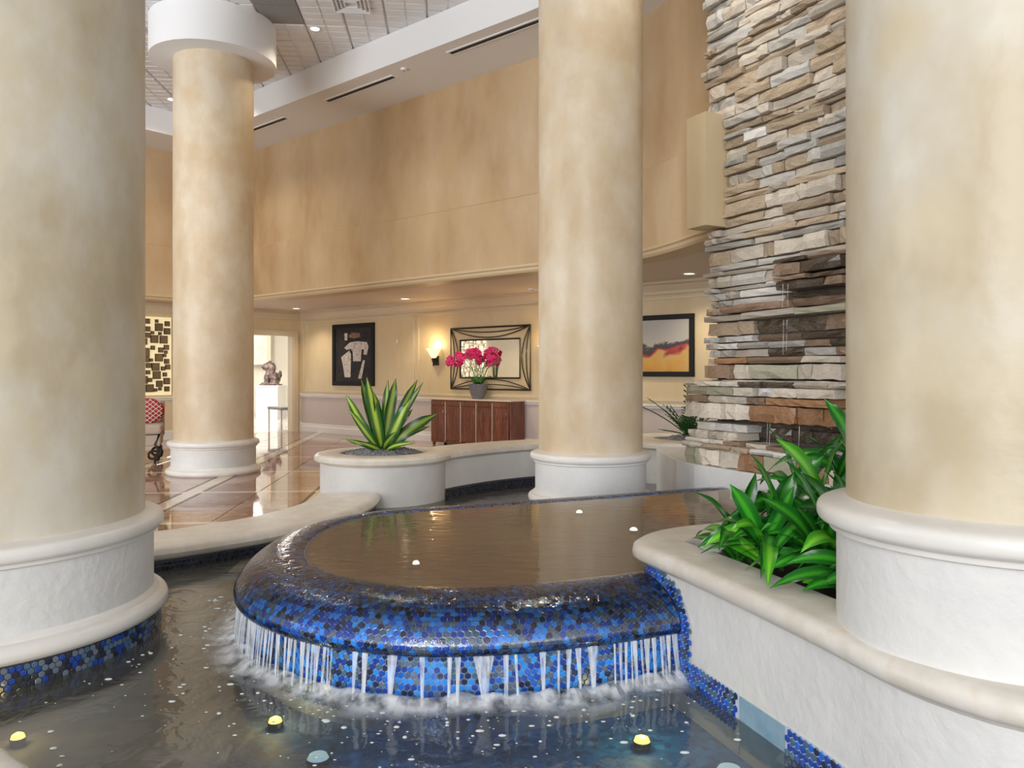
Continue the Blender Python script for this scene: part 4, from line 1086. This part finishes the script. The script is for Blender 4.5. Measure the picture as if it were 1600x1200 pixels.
# abstract paintings
def painting(name):
    m = bpy.data.materials.new(name); m.use_nodes = True; nt = m.node_tree; N = nt.nodes; L = nt.links; bs = N['Principled BSDF']; bs.inputs['Roughness'].default_value = .4
    tc = N.new('ShaderNodeTexCoord'); sp = N.new('ShaderNodeSeparateXYZ'); L.new(tc.outputs['Object'], sp.inputs[0])
    nz = N.new('ShaderNodeTexNoise'); nz.inputs['Scale'].default_value = 3.2; nz.inputs['Detail'].default_value = 9; nz.inputs['Distortion'].default_value = .5; mp = N.new('ShaderNodeMapping'); mp.inputs['Scale'].default_value = (1.0, 1, 1.1); L.new(tc.outputs['Object'], mp.inputs[0]); L.new(mp.outputs[0], nz.inputs['Vector'])
    ma = N.new('ShaderNodeMath'); ma.operation = 'MULTIPLY_ADD'; ma.inputs[1].default_value = .75; L.new(nz.outputs['Fac'], ma.inputs[0]); L.new(sp.outputs[2], ma.inputs[2])
    r = N.new('ShaderNodeValToRGB'); L.new(ma.outputs[0], r.inputs[0]); cr = r.color_ramp
    cr.elements[0].position = .40; cr.elements[0].color = (.50, .24, .04, 1); cr.elements[1].position = 1.0; cr.elements[1].color = (.45, .42, .38, 1)
    for p_, c in ((.54, (.60, .30, .03)), (.72, (.55, .36, .10)), (.80, (.45, .02, .01)), (.86, (.02, .015, .015)), (.94, (.05, .04, .04)), (.98, (.50, .46, .40))):
        e = cr.elements.new(p_); e.color = (*c, 1)
    L.new(r.outputs[0], bs.inputs['Base Color']); return m
pm = painting('abstract_painting')
for s_, lab in ((10.42, 'black-framed grey and orange abstract painting just right of centre column'), (12.10, 'black-framed abstract painting partly hidden by the left edge of stone wall')):
    t = alc('framed_painting', lab, 'picture', s_, 1.42)
    frame_parts(t, 1.25, 1.04, .085, M['frame_black'])
    b = MB(); b.box((0, -.015, .52), (1.09, .03, .88)); b.build('canvas', pm, t)
# thermostat
t = alc('wall_plate', 'small pale plate on the wall above right of the dark picture', 'plate', 3.72, 2.12)
b = MB(); b.box((0, -.01, .06), (.09, .02, .12)); b.build('plate', M['trim'], t, bevel=.004)
b = MB(); b.box((0, -.022, .06), (.05, .006, .06)); b.build('dial', M['white_trim'], t)

# credenza
cr_ = thing('credenza', 'dark mahogany credenza with pale top and small pulls under the mirror', 'cabinet', (-1.68, 16.4, 0), ROT)
Lc, Dc, Hc = 2.17, .43, .93
b = MB(); b.box((Lc/2, Dc/2, .495), (Lc, Dc-.02, .87)); b.build('carcass', M['wood'], cr_, bevel=.006)
b = MB(); b.box((Lc/2, Dc/2-.01, Hc+.015), (Lc+.05, Dc+.03, .03)); b.build('top', M['marble_top'], cr_, bevel=.006)
for x in (.05, Lc-.05):
    for y in (.05, Dc-.06):
        b = MB(); b.lathe([(.025, 0), (.035, .03), (.03, .09)], 12, (x, y, 0)); b.build('foot', M['wood'], cr_, smooth=40)
nd = 5; dw = (Lc-.04)/nd
for k in range(nd):
    x = .02+dw*(k+.5)
    b = MB(); b.box((x, -.005, .46), (dw-.022, .03, .68)); d = b.build('door', M['wood'], cr_, bevel=.004)
    b = MB(); b.box((x, -.004, .865), (dw-.022, .03, .09)); b.build('drawer_front', M['wood'], cr_, bevel=.004)
    hx = x+(dw/2-.04)*(1 if k % 2 == 0 else -1)
    b = MB(); b.tube([(hx, -.02, .74), (hx, -.045, .735), (hx, -.045, .68), (hx, -.02, .675)], .007, 6); b.build('handle', M['chrome'], d, smooth=40)
for k in range(1, nd):
    b = MB(); b.box((.02+dw*k, -.006, .50), (.016, .026, .80)); b.build('divider', M['chrome'], cr_)
# orchids
q = Vector((-1.68, 16.4))+U*1.15+(-V)*.20
oc = thing('potted_orchid', 'magenta orchids in a tapered grey pot on the credenza', 'plant', (q.x, q.y, Hc+.03))
b = MB(); b.lathe([(.11, 0), (.15, .10), (.19, .26), (.20, .30), (.185, .30), (.17, .27), (0, .26)], 32, cap=True); b.build('pot', M['pot'], oc, smooth=40)
rr = random.Random(8)
for k in range(14):
    a = k*2.4; L = rr.uniform(.18, .32)
    leaf(oc, (math.cos(a)*.05, math.sin(a)*.05, .27), (math.cos(a)*L, math.sin(a)*L, .33+rr.uniform(-.05, .16)), .06, .12, M['leaf'], seg=6)
heads = []
for k in range(13):
    x = -.50+1.15*k/12+rr.uniform(-.04, .04); y = rr.uniform(-.12, .1); z = .82+rr.uniform(-.05, .12)-.12*abs(k-6)/6
    b = MB(); b.tube([(x*.12, y*.2, .27), (x*.3, y*.5, .6), (x*.7, y, z+.08), (x, y, z)], .006, 5); b.build('flower_stem', M['stem'], oc, smooth=60)
    heads.append((x, y, z))
fm = None
for (x, y, z) in heads:
    for j in range(5):
        if fm is None:
            b = MB()
            for a in range(5):
                an = a*2*PI/5; c = Vector((math.cos(an)*.04, -.01, math.sin(an)*.04))
                b.ball(c, .036, sub=1, sc=(1, .3, 1))
            b.ball((0, -.02, 0), .015, sub=1); fm = b.mesh('flower'); fm.materials.append(M['orchid'])
        o = bpy.data.objects.new('flower', fm); COL.objects.link(o); o.parent = oc
        o.location = (x+rr.uniform(-.07, .07), y+rr.uniform(-.06, .06), z+rr.uniform(-.07, .07)); o.rotation_euler = (rr.uniform(-.5, .5), rr.uniform(0, 1), rr.uniform(-.8, .8)); o.scale = (1.05,)*3

# ------------------------------------------------------------------ backlit panel of squares on the left alcove wall
# local frame on left wall: x runs toward the corner (direction -V), -y outward (U)
RL = math.atan2(-V.y, -V.x)
q = Vector(P(AA, AB+3.39))    # right end of panel
sp_ = thing('mirror_mosaic_art', 'backlit cream panel covered with overlapping bronze-edged square mirrors behind left column', 'wall art', (q.x, q.y, .99), RL)
PW, PH = 3.6, 1.71
b = MB(); b.box((-PW/2, -.03, PH/2), (PW, .06, PH)); b.build('panel', M['panel_lit'], sp_)
rr = random.Random(17); sqm = {}
n = 0; placed = []
for tr in range(5200):
    sz = rr.choice([.11, .14, .17, .20]) if tr < 1500 else (rr.choice([.11, .09]) if tr < 3800 else .07)
    x = -rr.uniform(.04+sz/2, PW-.04-sz/2); z = rr.uniform(sz/2+.03, PH-sz/2-.03)
    if any(abs(x-a) < (sz+s2)*.5+.002 and abs(z-c) < (sz+s2)*.5+.002 for a, c, s2 in placed): continue
    placed.append((x, z, sz)); n += 1
    if n > 290: break
    if sz not in sqm:
        b = MB(); b.box((0, 0, 0), (sz, .03, sz), mi=0); b.box((0, -.016, 0), (sz-.024, .006, sz-.024), mi=1); me = b.mesh('square'); me.materials.append(M['sq_frame']); me.materials.append(M['sq_glass']); sqm[sz] = me
    o = bpy.data.objects.new('square_mirror', sqm[sz]); COL.objects.link(o); o.parent = sp_; o.location = (x, -.076-rr.uniform(0, .02), z)

# armchair + pillow behind the left column
ch = thing('armchair', 'beige upholstered chair with black scrolled iron legs between the two left columns', 'armchair', (-6.36, 13.1, 0), math.radians(20))
b = MB(); b.box((0, 0, .56), (1.1, .75, .16)); b.build('seat_cushion', M['fabric_beige'], ch, bevel=.04)
b = MB(); b.box((0, .02, .38), (1.06, .70, .18)); b.build('seat_base', M['fabric_beige'], ch, bevel=.02)
b = MB(); b.box((0, .40, .70), (1.1, .14, .62)); b.build('backrest', M['fabric_beige'], ch, bevel=.05)
for sx in (-1, 1):
    for sy in (-1, 1):
        b = MB(); pts = [(sx*.45, sy*.30, .32), (sx*.50, sy*.33, .22)]
        for i in range(22):
            a = -PI*.3+i*.42; r_ = .11*(1-i/24); pts.append((sx*(.42+r_*math.cos(a)*1.0), sy*.33, .13+r_*math.sin(a)))
        b.tube(pts, .022, 6); b.tube([(sx*.45, sy*.33, .13), (sx*.45, sy*.33, 0)], .02, 6); b.tube([(sx*.45, sy*.33, .62), (sx*.52, sy*.34, .5), (sx*.45, sy*.33, .3)], .022, 6)
        b.build('leg', M['dark_iron'], ch, smooth=60)
pi_ = thing('throw_pillow', 'red pillow with cream lattice lines leaning on the beige chair', 'pillow', (-6.1, 13.28, .645), math.radians(20))
b = MB(); b.ball((0, 0, .2), .24, sub=3, sc=(1.1, .35, .9)); b.build('cover', M['fabric_red'], pi_, smooth=80)
b = MB()
for k in range(-4, 5):
    for sg in (-1, 1):
        pts = []
        for i in range(13):
            t = i/12*.8-.4; x = k*.09+sg*t*.6; z = t*.5
            e_ = 1-(x/.264)**2-(z/.216)**2
            if e_ > 0.02: pts.append((x, -.084*math.sqrt(e_)-.002, .2+z))
        if len(pts) > 1: b.tube(pts, .005, 4)
b.build('lattice', M['fabric_line'], pi_)

# ------------------------------------------------------------------ beyond the doorway
pd = thing('display_pedestal', 'square white pedestal under the bronze lion in bright room beyond doorway', 'pedestal', (-7.75, 25.1, 0), math.radians(-8))
b = MB(); b.box((0, .3, .51), (.72, .62, 1.02)); b.build('body', M['white_ped'], pd, bevel=.01)
b = MB(); b.box((0, .3, 1.045), (.78, .68, .05)); b.build('top_slab', M['white_ped'], pd, bevel=.006)
li = thing('lion_statue', 'seated mottled bronze guardian lion on the white pedestal', 'statue', (-7.72, 25.4, 1.07), math.radians(-60))
b = MB()
B = lambda c, r, sc=(1, 1, 1): b.ball(c, r, sub=2, sc=sc)
B((0, .12, .22), .20, (1, 1, 1.05)); B((0, -.02, .36), .17, (1, .9, 1.2)); B((0, -.07, .62), .14, (1, 1, .95)); B((0, -.20, .58), .085, (1, 1.1, .8)); B((0, .02, .55), .17, (1.05, .9, 1.1))
for s_ in (-1, 1):
    B((s_*.10, -.14, .20), .06, (1, 1, 2.8)); B((s_*.10, -.2, .05), .065, (1, 1.4, .7)); B((s_*.15, .08, .12), .12, (.9, 1.3, 1)); B((s_*.16, -.02, .045), .06, (1, 1.6, .7)); B((s_*.10, -.02, .75), .045, (1, .7, 1)); B((s_*.05, -.19, .67), .035)
B((0, .30, .35), .06, (1, 1, 2.2)); B((0, -.19, .50), .05, (1.2, 1, .6)); b.box((0, .0, .02), (.5, .62, .04))
o = b.build('body', M['bronze'], li, smooth=80)
rm = o.modifiers.new('remesh', 'REMESH'); rm.mode = 'VOXEL'; rm.voxel_size = .018; rm.use_smooth_shade = True
bn = thing('bench', 'small dark-topped bench with metal legs at the doorway edge', 'bench', (-5.98, 20.55, 0), math.radians(38))
b = MB(); b.box((0, 0, .56), (.38, .9, .07)); b.build('seat', M['vent_grey'], bn, bevel=.01)
for sx in (-1, 1):
    for sy in (-1, 1):
        b = MB(); b.box((sx*.16, sy*.42, .265), (.035, .035, .53)); b.build('leg', M['chrome'], bn)
# framed panel on the bright wall beyond
q = P(AA-8.9, AB-3)
t = thing('hanging_panel', 'pale framed panel on the bright far wall behind the lion', 'wall art', (-9.0, 27.2, 1.75), math.radians(-8))
b = MB(); b.box((0, 0, .6), (1.3, .06, 1.2)); b.build('board', mat('grey_cream_board', (.62, .58, .52), .5, col2=(.75, .72, .68), nscale=3), t)
b = MB(); b.box((.72, 0, .6), (.14, .08, 1.3)); b.build('side_rail', M['trim'], t)

# ------------------------------------------------------------------ ceiling fixtures
def downlight(label, x, y, z, r=.07, power=0, col=(1, .86, .62)):
    t = thing('ceiling_light', label, 'light', (x, y, z-.012))
    b = MB(); b.lathe([(r*.9, .012), (r*1.35, .010), (r*1.4, .004), (r*1.0, 0), (r*.9, .006)], 24, cap=False); b.build('ring', M['ceil_white'], t, smooth=40)
    b = MB(); b.lathe([(r, .004), (0, .003)], 24, cap=False); b.build('lens', M['lamp_warm'], t)
    if power: spot('downlight', (x, y, z-.05), power, col, 130)
def at(px, py, z): y = 1240*(1.5-z)/(py-581); return ((px-800)/1240*y, y)
x, y = at(492, 47, ZC-.03); downlight('lit round downlight in the high tiled ceiling near white beam', x, y, ZC-.004, .07, 60)
x, y = at(268, 157, ZC-.03); downlight('lit round downlight in high ceiling just left of capital column', x, y, ZC-.004, .07, 60)
for px, py, lab in ((463, 483, 'lit downlight in alcove ceiling above the doorway corner'), (633, 468, 'lit downlight in alcove ceiling above left of the sconce'), (1077, 429, 'lit downlight in alcove ceiling beside the stone wall')):
    x, y = at(px, py, ZA); downlight(lab, x, y, ZA+.02, .085, 55)
for a in (6.2, 8.6): 
    q = P(a, -1.4); spot('downlight', (q[0], q[1], ZA-.02), 55, (1, .86, .62), 130)
for b_ in (4.2, 6.5):
    q = P(.3, b_); spot('downlight', (q[0], q[1], ZA-.02), 40, (1, .8, .5), 130)
# linear slot diffusers in the beam soffit (local frame along the wall)
def slot(label, a0, a1, bpos):
    t = thing('slot_diffuser', label, 'vent', (*P((a0+a1)/2, bpos), ZB-.012), ROT)
    l = a1-a0
    b = MB(); b.box((0, .055, .006), (l+.06, .03, .012)); b.box((0, -.055, .006), (l+.06, .03, .012)); 
    for s_ in (-1, 1): b.box((s_*(l/2+.015), 0, .006), (.03, .08, .012))
    b.build('flange', M['ceil_white'], t)
    b = MB(); b.box((0, 0, .007), (l, .08, .008)); b.build('slot', M['black'], t)
def ab(px, py):
    x, y = at(px, py, ZB); l = Vector((x, y))-Cc; return l.dot(U), l.dot(V)
for (p0, p1, lab) in (((510, 157), (617, 120), 'middle dark slot diffuser in white soffit beam'), ((704, 83), (846, 30), 'right dark slot diffuser in white soffit beam beside centre column'), ((380, 208), (447, 184), 'left dark slot diffuser in soffit beam at capital column')):
    a0, b0 = ab(*p0); a1, b1 = ab(*p1); slot(lab, a0, a1, (b0+b1)/2)
def detector(label, x, y, z, r=.06):
    t = thing('smoke_detector', label, 'detector', (x, y, z-.035))
    b = MB(); b.lathe([(r*.6, 0), (r*.95, .008), (r, .035)], 24); b.build('cover', M['ceil_white'], t, smooth=40)
    b = MB(); b.lathe([(r*.3, -.004), (r*.3, 0)], 16); b.build('sensor', M['vent_grey'], t)
x, y = at(631, 107, ZB); detector('small round detector on the white soffit beam between slots', x, y, ZB, .05)
x, y = at(832, 452, ZA); detector('round white detector on alcove ceiling left of centre column', x, y, ZA+.02, .09)
t = thing('air_vent', 'pale square supply vent in the high ceiling at top of picture', 'vent', (*at(548, 4, ZC), ZC-.03), TH)
for k in range(4):
    w_ = .5-.11*k; b = MB(); b.tube([(-w_/2, -w_/2, .01), (w_/2, -w_/2, .01), (w_/2, w_/2, .01), (-w_/2, w_/2, .01)], .018, 4, closed=True); b.build('louvre', M['ceil_tile'], t)
print('done')
